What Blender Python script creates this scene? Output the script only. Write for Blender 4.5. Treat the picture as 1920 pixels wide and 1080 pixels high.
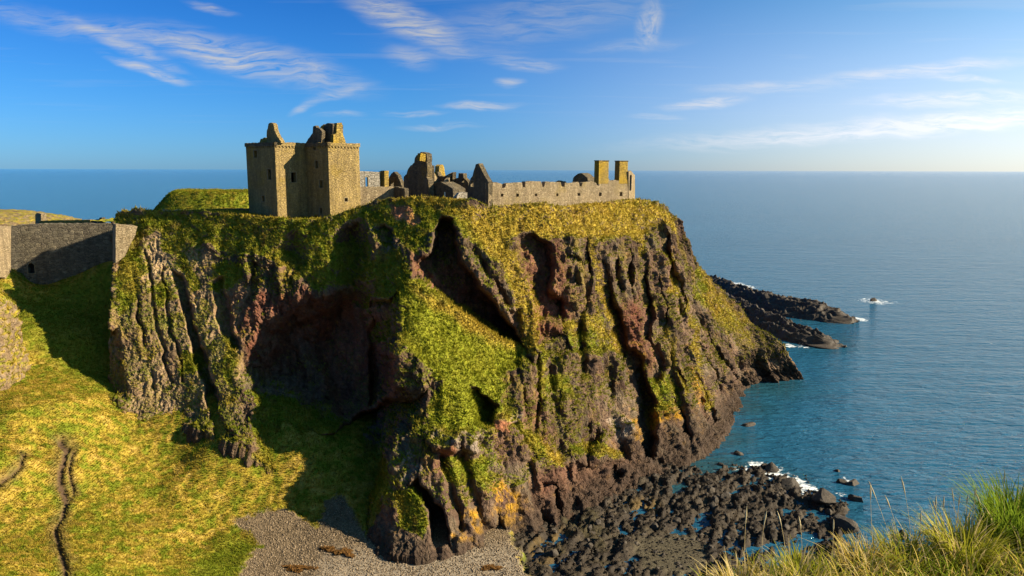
import bpy, bmesh, math, random
import numpy as np
from mathutils import Vector, Matrix
from mathutils.geometry import tessellate_polygon

R = math.radians
rng = np.random.default_rng(7)
random.seed(7)
scene = bpy.context.scene
for o in list(bpy.data.objects):
    bpy.data.objects.remove(o)
COL = scene.collection

# ------------------------------------------------------------------ camera
F, PITCH, ROLL, CAMZ = 1400.0, math.atan(221.5 / 1400.0), R(-0.15), 58.0
cp, sp = math.cos(PITCH), math.sin(PITCH)
_r0, _u0, _f0 = np.array([1., 0, 0]), np.array([0, sp, cp]), np.array([0, cp, -sp])
_r = _r0 * math.cos(ROLL) - _u0 * math.sin(ROLL)
_u = _r0 * math.sin(ROLL) + _u0 * math.cos(ROLL)
cam_d = bpy.data.cameras.new('camera')
cam_d.sensor_width = 36.0
cam_d.lens = 36.0 * F / 1920.0
cam_d.clip_start, cam_d.clip_end = 0.1, 200000.0
cam = bpy.data.objects.new('camera', cam_d)
COL.objects.link(cam)
cam.matrix_world = Matrix(((_r[0], _u[0], -_f0[0], 0), (_r[1], _u[1], -_f0[1], 0), (_r[2], _u[2], -_f0[2], CAMZ), (0, 0, 0, 1)))
scene.camera = cam

def ray(px, py):
    dx = (np.asarray(px, float) - 960) / F
    dy = (540 - np.asarray(py, float)) / F
    return [dx * _r[i] + dy * _u[i] + _f0[i] for i in range(3)]

def unproj(px, py, Y):
    d = ray(px, py)
    k = np.asarray(Y, float) / d[1]
    return np.stack([d[0] * k, d[1] * k, CAMZ + d[2] * k], -1)

def at(px, py, Y):
    return Vector(unproj(px, py, Y).tolist())

def at_z(px, py, z=0.0):
    d = ray(px, py)
    k = (z - CAMZ) / d[2]
    return Vector((float(d[0] * k), float(d[1] * k), z))

def project(P):
    v = P - np.array([0, 0, CAMZ])
    w = np.maximum(v @ _f0, 0.05)
    return 960 + F * (v @ _r) / w, 540 - F * (v @ _u) / w

# ------------------------------------------------------------------ sun, sky
SUN_AZ, SUN_EL = R(96.5), R(26)
S = Vector((math.sin(SUN_AZ) * math.cos(SUN_EL), math.cos(SUN_AZ) * math.cos(SUN_EL), math.sin(SUN_EL)))
sl = bpy.data.lights.new('sun', 'SUN')
sl.energy, sl.angle, sl.color = 5.0, R(0.5), (1.0, 0.86, 0.60)
sun = bpy.data.objects.new('sun', sl)
sun.rotation_euler = S.to_track_quat('Z', 'Y').to_euler()
COL.objects.link(sun)

world = bpy.data.worlds.new('World')
scene.world = world
world.use_nodes = True

class NT:
    def __init__(self, tree):
        self.t = tree; self.n = tree.nodes; self.l = tree.links
        self.n.clear()
    def node(self, typ, **kw):
        nd = self.n.new(typ)
        for k, v in kw.items():
            if k == 'ins':
                for kk, vv in v.items():
                    if isinstance(vv, bpy.types.NodeSocket): self.l.new(vv, nd.inputs[kk])
                    else: nd.inputs[kk].default_value = vv
            else: setattr(nd, k, v)
        return nd
    def math(self, op, a, b=None, c=None, clamp=False):
        nd = self.n.new('ShaderNodeMath'); nd.operation = op; nd.use_clamp = clamp
        for i, v in enumerate((a, b, c)):
            if v is None: continue
            if isinstance(v, bpy.types.NodeSocket): self.l.new(v, nd.inputs[i])
            else: nd.inputs[i].default_value = v
        return nd.outputs[0]
    def mix(self, f, a, b, blend='MIX'):
        nd = self.n.new('ShaderNodeMix'); nd.data_type = 'RGBA'; nd.blend_type = blend
        for idx, v in ((0, f), (6, a), (7, b)):
            if isinstance(v, bpy.types.NodeSocket): self.l.new(v, nd.inputs[idx])
            else: nd.inputs[idx].default_value = v if idx == 0 else (*v, 1)[:4]
        return nd.outputs[2]
    def ramp(self, f, stops):
        nd = self.n.new('ShaderNodeValToRGB')
        el = nd.color_ramp.elements
        while len(el) < len(stops): el.new(0.5)
        for e, (p, c) in zip(el, stops):
            e.position = p
            e.color = (c, c, c, 1) if not isinstance(c, tuple) else (*c, 1)[:4]
        self.l.new(f, nd.inputs[0])
        return nd.outputs[0]
    def noise(self, vec, scale, detail=4, rough=0.55, dist=0.0, out=0):
        nd = self.node('ShaderNodeTexNoise', ins={'Scale': scale, 'Detail': detail, 'Roughness': rough, 'Distortion': dist})
        if vec is not None: self.l.new(vec, nd.inputs['Vector'])
        return nd.outputs[out]
    def mapping(self, vec, loc=(0, 0, 0), rot=(0, 0, 0), sc=(1, 1, 1), typ='POINT'):
        nd = self.node('ShaderNodeMapping', vector_type=typ, ins={'Location': loc, 'Rotation': rot, 'Scale': sc})
        self.l.new(vec, nd.inputs['Vector'])
        return nd.outputs[0]

# (x, y, half length, half width, slope in degrees down to the right, strength) of each cirrus wisp, as directions
WISPS = [(755, 38, 120, 30, 24, 1.0), (1000, 35, 260, 42, -8, .30), (1218, 45, 26, 42, 12, .75), (1190, 85, 110, 12, -4, .28),
         (235, 85, 130, 14, 26, .6), (480, 112, 210, 34, 14, .72), (280, 132, 85, 9, 18, .75), (985, 122, 70, 14, 4, .55),
         (955, 157, 30, 8, 0, .55), (900, 200, 75, 8, -2, .85), (640, 172, 70, 9, -14, .5), (565, 200, 30, 7, -18, .6),
         (780, 212, 60, 5, 0, .45), (1320, 193, 85, 9, -6, .9), (1440, 165, 140, 10, -1, .45), (1720, 133, 220, 13, -6, .6),
         (1800, 186, 190, 15, -3, .75), (1600, 245, 420, 20, -4, .7), (1850, 225, 260, 22, -6, .6), (765, 112, 50, 18, 14, .45),
         (825, 237, 75, 6, -1, .4), (640, 214, 50, 6, 0, .4), (90, 40, 190, 22, 10, .30), (395, 14, 50, 8, 12, .5),
         (1810, 148, 80, 6, 3, .8), (1230, 221, 50, 6, 0, .4), (330, 85, 200, 22, 15, .3), (860, 100, 140, 14, 0, .25)]

def build_world():
    t = NT(world.node_tree)
    out = t.node('ShaderNodeOutputWorld')
    bg = t.node('ShaderNodeBackground', ins={'Strength': 0.05})
    sky = t.node('ShaderNodeTexSky', sky_type='NISHITA', sun_disc=False, sun_elevation=SUN_EL, sun_rotation=SUN_AZ,
                 altitude=50.0, air_density=1.0, dust_density=0.3, ozone_density=3.0)
    tc = t.node('ShaderNodeTexCoord').outputs['Generated']
    sep = t.node('ShaderNodeSeparateXYZ', ins={0: tc})
    x, y, z = sep.outputs
    ys = t.math('MAXIMUM', y, 0.02)
    uv = t.node('ShaderNodeCombineXYZ', ins={0: t.math('DIVIDE', x, ys), 1: t.math('DIVIDE', z, ys)}).outputs[0]
    # clear polarised blue: deeper overhead, paler at the horizon, and a white aureole towards the sun
    tint = t.ramp(z, [(0.0, (0.27, 0.60, 1.22)), (0.10, (0.17, 0.54, 1.08)), (0.28, (0.050, 0.385, 0.92)), (1.0, (0.06, 0.38, 0.90))])
    blue = t.mix(1.0, sky.outputs[0], tint, 'MULTIPLY')
    cosg = t.node('ShaderNodeVectorMath', operation='DOT_PRODUCT', ins={0: tc, 1: tuple(S)}).outputs['Value']
    gl = t.node('ShaderNodeMapRange', interpolation_type='SMOOTHSTEP', ins={0: cosg, 1: -0.25, 2: 1.0, 3: 0.0, 4: 1.0}).outputs[0]
    lowz = t.node('ShaderNodeMapRange', interpolation_type='SMOOTHSTEP', ins={0: z, 1: 0.0, 2: 0.30, 3: 1.0, 4: 0.30}).outputs[0]
    gk = t.math('MULTIPLY', gl, lowz)
    glow = t.node('ShaderNodeCombineColor', ins={0: t.math('MULTIPLY', t.math('MULTIPLY', gk, lowz), 9.6), 1: t.math('MULTIPLY', gk, 6.8), 2: t.math('MULTIPLY', gk, 3.2)}).outputs[0]
    base = t.mix(1.0, blue, glow, 'ADD')
    warp = t.noise(uv, 9.0, 3, 0.6, 0.0, 1)
    wv = t.node('ShaderNodeVectorMath', operation='SUBTRACT', ins={0: warp, 1: (0.5, 0.5, 0.5)})
    ws = t.node('ShaderNodeVectorMath', operation='SCALE', ins={0: wv.outputs[0], 'Scale': 0.026})
    uvw = t.node('ShaderNodeVectorMath', operation='ADD', ins={0: uv, 1: ws.outputs[0]}).outputs[0]
    streaks = {}
    def streak(a):
        a = min((-6, 2, 14, 25, 80), key=lambda v: abs(v - a))
        if a not in streaks:
            mm = t.mapping(uvw, (a * 0.37, 0, 0), (0, 0, R(a + 5)), (15.0, 120.0, 1) if a < 60 else (40.0, 40.0, 1))
            ns = t.noise(mm, 1.0, 5, 0.66, 0.8)
            streaks[a] = t.node('ShaderNodeMapRange', ins={0: ns, 1: 0.32, 2: 0.64, 3: 0.0, 4: 1.0}).outputs[0]
        return streaks[a]
    total = None
    for i, (cx, cy, hl, hw, ang, st) in enumerate(WISPS):
        d = ray(cx, cy); c = (float(d[0] / d[1]), float(d[2] / d[1]), 0)
        m = t.mapping(uvw, c, (0, 0, -R(ang)), (hl / F * 1.3, hw / F * 1.4, 1), 'TEXTURE')
        ln = t.node('ShaderNodeVectorMath', operation='LENGTH', ins={0: m}).outputs['Value']
        fall = t.node('ShaderNodeMapRange', interpolation_type='SMOOTHSTEP', ins={0: ln, 1: 1.0, 2: 0.1, 3: 0.0, 4: st * 1.15}).outputs[0]
        v = t.math('MULTIPLY', fall, streak(80 if hw > hl else ang))
        total = v if total is None else t.math('ADD', total, v)
    front = t.node('ShaderNodeMapRange', ins={0: y, 1: 0.03, 2: 0.12, 3: 0.0, 4: 1.0}).outputs[0]
    total = t.math('MULTIPLY', total, front)
    # the same thin cirrus goes on over the whole sky
    zs = t.math('MAXIMUM', z, 0.05)
    pl = t.node('ShaderNodeCombineXYZ', ins={0: t.math('DIVIDE', x, zs), 1: t.math('DIVIDE', y, zs)}).outputs[0]
    pm = t.mapping(pl, (3.1, 1.7, 0), (0, 0, R(-25)), (0.35, 1.1, 1))
    g1 = t.noise(pm, 1.1, 4, 0.6, 0.6)
    gen = t.node('ShaderNodeMapRange', ins={0: g1, 1: 0.56, 2: 0.85, 3: 0.0, 4: 0.4}).outputs[0]
    gen = t.math('MULTIPLY', gen, t.node('ShaderNodeMapRange', ins={0: z, 1: 0.02, 2: 0.25, 3: 0.0, 4: 1.0}).outputs[0])
    cl = t.math('MINIMUM', t.math('ADD', total, gen), 0.85)
    # lit ice cloud: brighter than the blue, following the sky's own brightness towards the sun
    bw = t.node('ShaderNodeRGBToBW', ins={0: base}).outputs[0]
    cc = t.math('ADD', t.math('MULTIPLY', bw, 0.8), 2.6)
    ccol = t.node('ShaderNodeCombineColor', ins={0: t.math('MULTIPLY', cc, 1.0), 1: t.math('MULTIPLY', cc, 1.03), 2: t.math('MULTIPLY', cc, 1.10)}).outputs[0]
    fin = t.mix(cl, base, ccol)
    t.l.new(fin, bg.inputs[0]); t.l.new(bg.outputs[0], out.inputs[0])
build_world()
world.cycles.sampling_method = 'MANUAL'
world.cycles.sample_map_resolution = 256
scene.view_settings.view_transform = 'Standard'
scene.view_settings.look = 'None'
scene.view_settings.exposure = 1.4
scene.view_settings.gamma = 1.0
scene.view_settings.use_curve_mapping = False
scene.cycles.max_bounces = 5
scene.cycles.diffuse_bounces = 3
scene.cycles.glossy_bounces = 2
scene.cycles.transmission_bounces = 3
scene.cycles.transparent_max_bounces = 4
scene.cycles.caustics_reflective = scene.cycles.caustics_refractive = False

# ------------------------------------------------------------------ numeric helpers
_perm = rng.permutation(512).astype(np.int32)
_perm = np.concatenate([_perm, _perm])
_val = rng.random(512) * 2 - 1

def vnoise(p):
    p = np.asarray(p, float)
    i = np.floor(p).astype(np.int64); f = p - i
    f = f * f * f * (f * (f * 6 - 15) + 10)
    i &= 511
    x0, y0, z0 = i[..., 0], i[..., 1], i[..., 2]
    x1, y1, z1 = (x0 + 1) & 511, (y0 + 1) & 511, (z0 + 1) & 511
    a0, a1 = _perm[x0], _perm[x1]
    def h(a, y, z): return _val[_perm[(_perm[(a + y) & 511] + z) & 511]]
    fx, fy, fz = f[..., 0], f[..., 1], f[..., 2]
    def L(a, b, t): return a + (b - a) * t
    return L(L(L(h(a0, y0, z0), h(a1, y0, z0), fx), L(h(a0, y1, z0), h(a1, y1, z0), fx), fy),
             L(L(h(a0, y0, z1), h(a1, y0, z1), fx), L(h(a0, y1, z1), h(a1, y1, z1), fx), fy), fz)

def fbm(p, octaves=4, gain=0.5, lac=2.03):
    s, a, n = 0, 1.0, 0
    p = np.asarray(p, float)
    for k in range(octaves):
        s = s + a * vnoise(p + k * 17.3); n += a; a *= gain; p = p * lac
    return s / n

def ridged(p, octaves=4, gain=0.5, lac=2.1):
    s, a, n = 0, 1.0, 0
    p = np.asarray(p, float)
    for k in range(octaves):
        s = s + a * (1 - 2 * np.abs(vnoise(p + k * 31.7))); n += a; a *= gain; p = p * lac
    return s / n

def sstep(x, a=0.0, b=1.0):
    t = np.clip((x - a) / (b - a), 0, 1)
    return t * t * (3 - 2 * t)

def poly_sd(px, py, poly):
    """signed distance, positive inside"""
    d2 = np.full(px.shape, 1e18); ins = np.zeros(px.shape, bool)
    n = len(poly)
    for k in range(n):
        x0, y0 = poly[k]; x1, y1 = poly[(k + 1) % n]
        ex, ey = x1 - x0, y1 - y0
        wx, wy = px - x0, py - y0
        t = np.clip((wx * ex + wy * ey) / (ex * ex + ey * ey + 1e-9), 0, 1)
        d2 = np.minimum(d2, (wx - t * ex) ** 2 + (wy - t * ey) ** 2)
        c = (y0 > py) != (y1 > py)
        ins ^= c & (px < (x1 - x0) * (py - y0) / ((y1 - y0) if y1 != y0 else 1e-9) + x0)
    return np.where(ins, 1, -1) * np.sqrt(d2)

def poly_mask(px, py, poly, e=10.0, grad=None, inner=True):
    P = np.array(poly, float)
    lo, hi = P.min(0) - e - 2, P.max(0) + e + 2
    m = np.zeros(px.shape)
    sel = (px > lo[0]) & (px < hi[0]) & (py > lo[1]) & (py < hi[1])
    if not sel.any(): return m
    sd = poly_sd(px[sel], py[sel], poly)
    v = sstep(sd, 0, e) if inner else sstep(sd, -e / 2, e / 2)
    if grad:
        (ax, ay), (bx, by) = grad
        ex, ey = bx - ax, by - ay
        v = v * np.clip(((px[sel] - ax) * ex + (py[sel] - ay) * ey) / (ex * ex + ey * ey), 0, 1)
    m[sel] = v
    return m

def line_dist(px, py, pts):
    d2 = np.full(px.shape, 1e18)
    for (x0, y0), (x1, y1) in zip(pts[:-1], pts[1:]):
        ex, ey = x1 - x0, y1 - y0
        t = np.clip(((px - x0) * ex + (py - y0) * ey) / (ex * ex + ey * ey + 1e-9), 0, 1)
        d2 = np.minimum(d2, (px - x0 - t * ex) ** 2 + (py - y0 - t * ey) ** 2)
    return np.sqrt(d2)

class TPS:
    def __init__(self, xy, v, sc, smooth=1e-4):
        self.c = np.array(xy, float) / sc; self.sc = sc
        v = np.array(v, float); n = len(v)
        K = self.k(self.c, self.c) + np.eye(n) * smooth
        Pm = np.c_[np.ones(n), self.c]
        A = np.block([[K, Pm], [Pm.T, np.zeros((3, 3))]])
        s = np.linalg.solve(A, np.r_[v, 0, 0, 0]); self.w, self.a = s[:n], s[n:]
    def k(self, a, b):
        r2 = ((a[:, None, :] - b[None]) ** 2).sum(-1)
        return 0.5 * r2 * np.log(r2 + 1e-12)
    def __call__(self, x, y):
        sh = np.shape(x); q = np.c_[np.ravel(x), np.ravel(y)] / self.sc
        out = np.empty(len(q))
        for i in range(0, len(q), 20000):
            b = q[i:i + 20000]
            out[i:i + 20000] = self.k(b, self.c) @ self.w + self.a[0] + b @ self.a[1:]
        return out.reshape(sh)

def worley(p, seed=0):
    """cells of broken rock: distance to nearest and next cell centre, and a random value per cell"""
    i = np.floor(p).astype(np.int64)
    f1 = np.full(p.shape[:-1], 9.0); f2 = f1.copy(); idv = np.zeros(p.shape[:-1])
    for a in (-1, 0, 1):
        for b in (-1, 0, 1):
            for c in (-1, 0, 1):
                x, y, z = (i[..., 0] + a), (i[..., 1] + b), (i[..., 2] + c)
                h = _perm[(_perm[(_perm[(x + seed) & 511] + y) & 511] + z) & 511]
                d = (p[..., 0] - x - 0.5 - 0.45 * _val[h]) ** 2 + (p[..., 1] - y - 0.5 - 0.45 * _val[(h + 91) & 511]) ** 2 + (p[..., 2] - z - 0.5 - 0.45 * _val[(h + 233) & 511]) ** 2
                n = d < f1
                f2 = np.where(n, f1, np.minimum(f2, d)); idv = np.where(n, _val[(h + 407) & 511], idv); f1 = np.where(n, d, f1)
    return np.sqrt(f1), np.sqrt(f2), idv

def lerpc(a, b, t):
    return a + (b - a) * t[..., None]

# ------------------------------------------------------------------ mesh helpers
def link(name, me, mat=None, parent=None, label=None, cat=None, group=None, kind=None):
    o = bpy.data.objects.new(name, me)
    COL.objects.link(o)
    if mat is not None: me.materials.append(mat)
    if parent is not None: o.parent = parent
    tag(o, label, cat, group, kind)
    return o

def tag(o, label=None, cat=None, group=None, kind=None):
    for k, v in (('label', label), ('category', cat), ('group', group), ('kind', kind)):
        if v: o[k] = v
    return o

def empty(name, loc, label, cat, group=None):
    o = bpy.data.objects.new(name, None)
    o.empty_display_size = 0.5
    o.location = loc
    COL.objects.link(o)
    return tag(o, label, cat, group)

def set_parent(ob, par):
    ob.parent = par
    ob.matrix_parent_inverse = Matrix.Translation(par.location).inverted()
    return ob

def np_mesh(name, V, faces, col=None, smooth=True):
    """V (n,3); faces (m,3) or (m,4)"""
    me = bpy.data.meshes.new(name)
    V = np.asarray(V, np.float32); faces = np.asarray(faces, np.int32)
    k = faces.shape[1]
    me.vertices.add(len(V)); me.vertices.foreach_set('co', V.ravel())
    me.loops.add(faces.size); me.loops.foreach_set('vertex_index', faces.ravel())
    me.polygons.add(len(faces))
    me.polygons.foreach_set('loop_start', np.arange(0, faces.size, k, dtype=np.int32))
    me.polygons.foreach_set('loop_total', np.full(len(faces), k, np.int32))
    if smooth: me.polygons.foreach_set('use_smooth', np.ones(len(faces), bool))
    me.update(calc_edges=True)
    if col is not None:
        a = me.attributes.new('col', 'FLOAT_COLOR', 'POINT')
        c = np.ones((len(V), 4), np.float32); c[:, :3] = np.clip(col, 0, 1)[:, :3]
        a.data.foreach_set('color', c.ravel())
    return me

def grid_faces(nr, nc):
    i = np.arange(nr * nc).reshape(nr, nc)
    return np.stack([i[:-1, :-1], i[1:, :-1], i[1:, 1:], i[:-1, 1:]], -1).reshape(-1, 4)

def grid_normals(P):
    du = np.gradient(P, axis=1); dv = np.gradient(P, axis=0)
    n = np.cross(du, dv)
    return n / (np.linalg.norm(n, axis=-1, keepdims=True) + 1e-9)

# ------------------------------------------------------------------ materials
def new_mat(name):
    m = bpy.data.materials.new(name); m.use_nodes = True
    return m, NT(m.node_tree)

def finish(t, col, rough=0.9, normal=None, spec=0.2, extra=None):
    b = t.node('ShaderNodeBsdfPrincipled', ins={'Base Color': col, 'Roughness': rough, 'Specular IOR Level': spec})
    if normal is not None: t.l.new(normal, b.inputs['Normal'])
    if extra:
        for k, v in extra.items():
            if isinstance(v, bpy.types.NodeSocket): t.l.new(v, b.inputs[k])
            else: b.inputs[k].default_value = v
    o = t.node('ShaderNodeOutputMaterial')
    t.l.new(b.outputs[0], o.inputs[0])
    return b

def ground_mat(name, sc=1.0, var=0.55, bump=0.5, dist=0.25, rough=0.95, crag=False):
    """vertex colour 'col' (what grows or lies there) with fine grain and relief"""
    m, t = new_mat(name)
    col = t.node('ShaderNodeAttribute', attribute_name='col').outputs['Color']
    pos = t.node('ShaderNodeNewGeometry').outputs['Position']
    n1 = t.noise(pos, 1.3 * sc, 6, 0.68)
    n2 = t.noise(pos, 7.0 * sc, 4, 0.7)
    v = t.math('ADD', t.math('MULTIPLY', n1, 0.6), t.math('MULTIPLY', n2, 0.4))
    k = t.node('ShaderNodeMapRange', ins={0: v, 1: 0.32, 2: 0.68, 3: 1 - var, 4: 1 + var}).outputs[0]
    if crag:   # jointed, pebbly conglomerate
        wv = t.node('ShaderNodeVectorMath', operation='MULTIPLY_ADD', ins={0: t.noise(pos, 0.8, 3, 0.6, 0, 1), 1: (1.2, 1.2, 1.2), 2: t.mapping(pos, rot=(0, R(9), 0), sc=(1.0, 1.0, 0.42))}).outputs[0]
        j1 = t.node('ShaderNodeTexVoronoi', feature='DISTANCE_TO_EDGE', ins={'Vector': wv, 'Scale': 0.8}).outputs['Distance']
        j2 = t.node('ShaderNodeTexVoronoi', feature='F1', ins={'Vector': pos, 'Scale': 2.6}).outputs['Distance']
        jj = t.node('ShaderNodeMapRange', ins={0: j1, 1: 0.0, 2: 0.10, 3: 0.0, 4: 1.0}).outputs[0]
        v = t.math('ADD', v, t.math('ADD', t.math('MULTIPLY', jj, 0.45), t.math('MULTIPLY', j2, -0.35)))
    kk = t.node('ShaderNodeCombineColor', ins={0: k, 1: k, 2: k}).outputs[0]
    c = t.mix(1.0, col, kk, 'MULTIPLY')
    bp = t.node('ShaderNodeBump', ins={'Strength': bump, 'Distance': dist, 'Height': v})
    finish(t, c, rough, bp.outputs[0], 0.12)
    return m

def grass_mat(name):
    m, t = new_mat(name)
    col = t.node('ShaderNodeAttribute', attribute_name='col').outputs['Color']
    d = t.node('ShaderNodeBsdfDiffuse', ins={'Color': col})
    tr = t.node('ShaderNodeBsdfTranslucent', ins={'Color': col})
    mx = t.node('ShaderNodeMixShader', ins={0: 0.42})
    t.l.new(d.outputs[0], mx.inputs[1]); t.l.new(tr.outputs[0], mx.inputs[2])
    o = t.node('ShaderNodeOutputMaterial'); t.l.new(mx.outputs[0], o.inputs[0])
    return m

def masonry_mat(name, tones, lichen=0.4, lich_col=(0.34, 0.22, 0.035), stone=2.2, flat=0.55, zl=None):
    """rubble courses: cells of stone in several tones, pale mortar, lichen blotches"""
    m, t = new_mat(name)
    pos = t.node('ShaderNodeNewGeometry').outputs['Position']
    mp = t.mapping(pos, sc=(stone * flat, stone * flat, stone))
    wob = t.noise(mp, 1.5, 2, 0.5, 0, 1)
    wv = t.node('ShaderNodeVectorMath', operation='MULTIPLY_ADD', ins={0: wob, 1: (0.35, 0.35, 0.35), 2: mp}).outputs[0]
    vo = t.node('ShaderNodeTexVoronoi', feature='F1', ins={'Vector': wv, 'Scale': 1.0, 'Randomness': 0.85})
    ve = t.node('ShaderNodeTexVoronoi', feature='DISTANCE_TO_EDGE', ins={'Vector': wv, 'Scale': 1.0, 'Randomness': 0.85})
    sepc = t.node('ShaderNodeSeparateColor', ins={0: vo.outputs['Color']})
    st = t.ramp(sepc.outputs[0], [(i / (len(tones) - 1), c) for i, c in enumerate(tones)])
    big = t.noise(pos, 0.22, 6, 0.65)
    fine = t.noise(pos, 5.0, 4, 0.7)
    edge = t.node('ShaderNodeMapRange', ins={0: ve.outputs['Distance'], 1: 0.0, 2: 0.09, 3: 0.0, 4: 1.0}).outputs[0]
    c = t.mix(t.math('MULTIPLY', t.math('SUBTRACT', 1.0, edge), 0.45), st, (0.10, 0.085, 0.06))
    k = t.node('ShaderNodeMapRange', ins={0: fine, 1: 0.3, 2: 0.7, 3: 0.70, 4: 1.32}).outputs[0]
    kk = t.node('ShaderNodeCombineColor', ins={0: k, 1: k, 2: k}).outputs[0]
    c = t.mix(1.0, c, kk, 'MULTIPLY')
    lm = t.node('ShaderNodeMapRange', ins={0: t.math('ADD', t.math('MULTIPLY', big, 0.75), t.math('MULTIPLY', fine, 0.25)), 1: 0.62 - 0.3 * lichen, 2: 0.80 - 0.3 * lichen, 3: 0.0, 4: min(1.0, 0.35 + lichen)}).outputs[0]
    if zl:   # lichen thickens towards the wall head
        zz = t.node('ShaderNodeSeparateXYZ', ins={0: pos}).outputs[2]
        zz = t.math('ADD', zz, t.math('MULTIPLY', t.math('SUBTRACT', big, 0.5), 6.0))
        lm = t.math('MULTIPLY', lm, t.node('ShaderNodeMapRange', ins={0: zz, 1: zl[0], 2: zl[1], 3: 0.25, 4: 1.25}).outputs[0], clamp=True)
    c = t.mix(lm, c, lich_col)
    stv = t.noise(t.mapping(pos, sc=(0.9, 0.9, 0.16)), 1.0, 4, 0.65)
    k2 = t.node('ShaderNodeMapRange', ins={0: stv, 1: 0.3, 2: 0.7, 3: 0.68, 4: 1.22}).outputs[0]
    c = t.mix(1.0, c, t.node('ShaderNodeCombineColor', ins={0: k2, 1: k2, 2: k2}).outputs[0], 'MULTIPLY')
    h = t.math('ADD', t.math('MULTIPLY', edge, 0.6), t.math('MULTIPLY', fine, 0.5))
    bp = t.node('ShaderNodeBump', ins={'Strength': 1.0, 'Distance': 0.2, 'Height': h})
    finish(t, c, 0.95, bp.outputs[0], 0.1)
    return m

def rock_mat(name, tones, sc=1.0, rough=0.75, spec=0.35):
    m, t = new_mat(name)
    pos = t.node('ShaderNodeNewGeometry').outputs['Position']
    n1 = t.noise(pos, 0.9 * sc, 7, 0.68)
    n2 = t.noise(pos, 5.0 * sc, 5, 0.7)
    v = t.math('ADD', t.math('MULTIPLY', n1, 0.6), t.math('MULTIPLY', n2, 0.4))
    k = t.node('ShaderNodeMapRange', ins={0: v, 1: 0.33, 2: 0.67, 3: 0.0, 4: 1.0}).outputs[0]
    c = t.ramp(k, [(i / (len(tones) - 1), cc) for i, cc in enumerate(tones)])
    bp = t.node('ShaderNodeBump', ins={'Strength': 0.9, 'Distance': 0.3, 'Height': v})
    finish(t, c, rough, bp.outputs[0], spec)
    return m

def flat_mat(name, col, rough=0.9, var=0.3, sc=3.0):
    m, t = new_mat(name)
    pos = t.node('ShaderNodeNewGeometry').outputs['Position']
    n = t.noise(pos, sc, 4, 0.65)
    c = t.mix(n, tuple(x * (1 - var) for x in col), tuple(min(1, x * (1 + var)) for x in col))
    finish(t, c, rough, None, 0.15)
    return m

M_CLIFF = ground_mat('cliff_rock_and_turf', 1.0, 0.55, 0.9, 0.45, crag=True)
M_TURF = ground_mat('hill_turf', 1.2, 0.5, 0.7, 0.25)
M_PEBBLE = ground_mat('beach_pebbles', 2.6, 0.75, 0.9, 0.12)
M_REEF = ground_mat('weedy_reef', 1.6, 0.6, 1.0, 0.25, 0.6)
M_SOIL = ground_mat('trodden_soil', 1.6, 0.4, 0.6, 0.12)
M_GRASS = grass_mat('grass_blades')
# ================================================================== HEADLAND
GOLD = np.array([0.325, 0.225, 0.032]); STRAW = np.array([0.48, 0.33, 0.085]); GREEN = np.array([0.135, 0.160, 0.012])
DGREEN = np.array([0.055, 0.075, 0.014]); OLIVE = np.array([0.195, 0.180, 0.018])
TAN = np.array([0.250, 0.170, 0.095]); GREY = np.array([0.092, 0.070, 0.050]); PURP = np.array([0.084, 0.051, 0.038])
RED = np.array([0.160, 0.060, 0.038]); DARK = np.array([0.052, 0.036, 0.027]); PALE = np.array([0.30, 0.235, 0.185])
OCHRE = np.array([0.33, 0.175, 0.018]); PINK = np.array([0.26, 0.105, 0.055])

# rim and foot of the headland: pairs of (x, y) seen from the viewpoint, joined by columns
RIM = [(216, 402), (260, 396), (330, 397), (400, 399), (470, 404), (540, 412), (600, 413), (640, 402), (680, 386), (720, 374), (800, 370), (890, 375),
       (917, 390), (960, 384), (1000, 381), (1060, 388), (1120, 381), (1190, 374), (1225, 378), (1250, 390), (1268, 410), (1282, 445), (1300, 490),
       (1345, 540), (1400, 597), (1460, 650), (1503, 709)]
FOOT = [(205, 760), (255, 790), (330, 790), (400, 820), (470, 850), (540, 900), (600, 960), (640, 1000), (690, 1040), (730, 1045), (800, 1045), (895, 1040),
        (940, 1028), (985, 1010), (1025, 995), (1090, 952), (1160, 925), (1240, 893), (1285, 868), (1320, 845), (1345, 828), (1367, 800), (1385, 760),
        (1402, 724), (1430, 716), (1475, 718), (1507, 716)]
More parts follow.
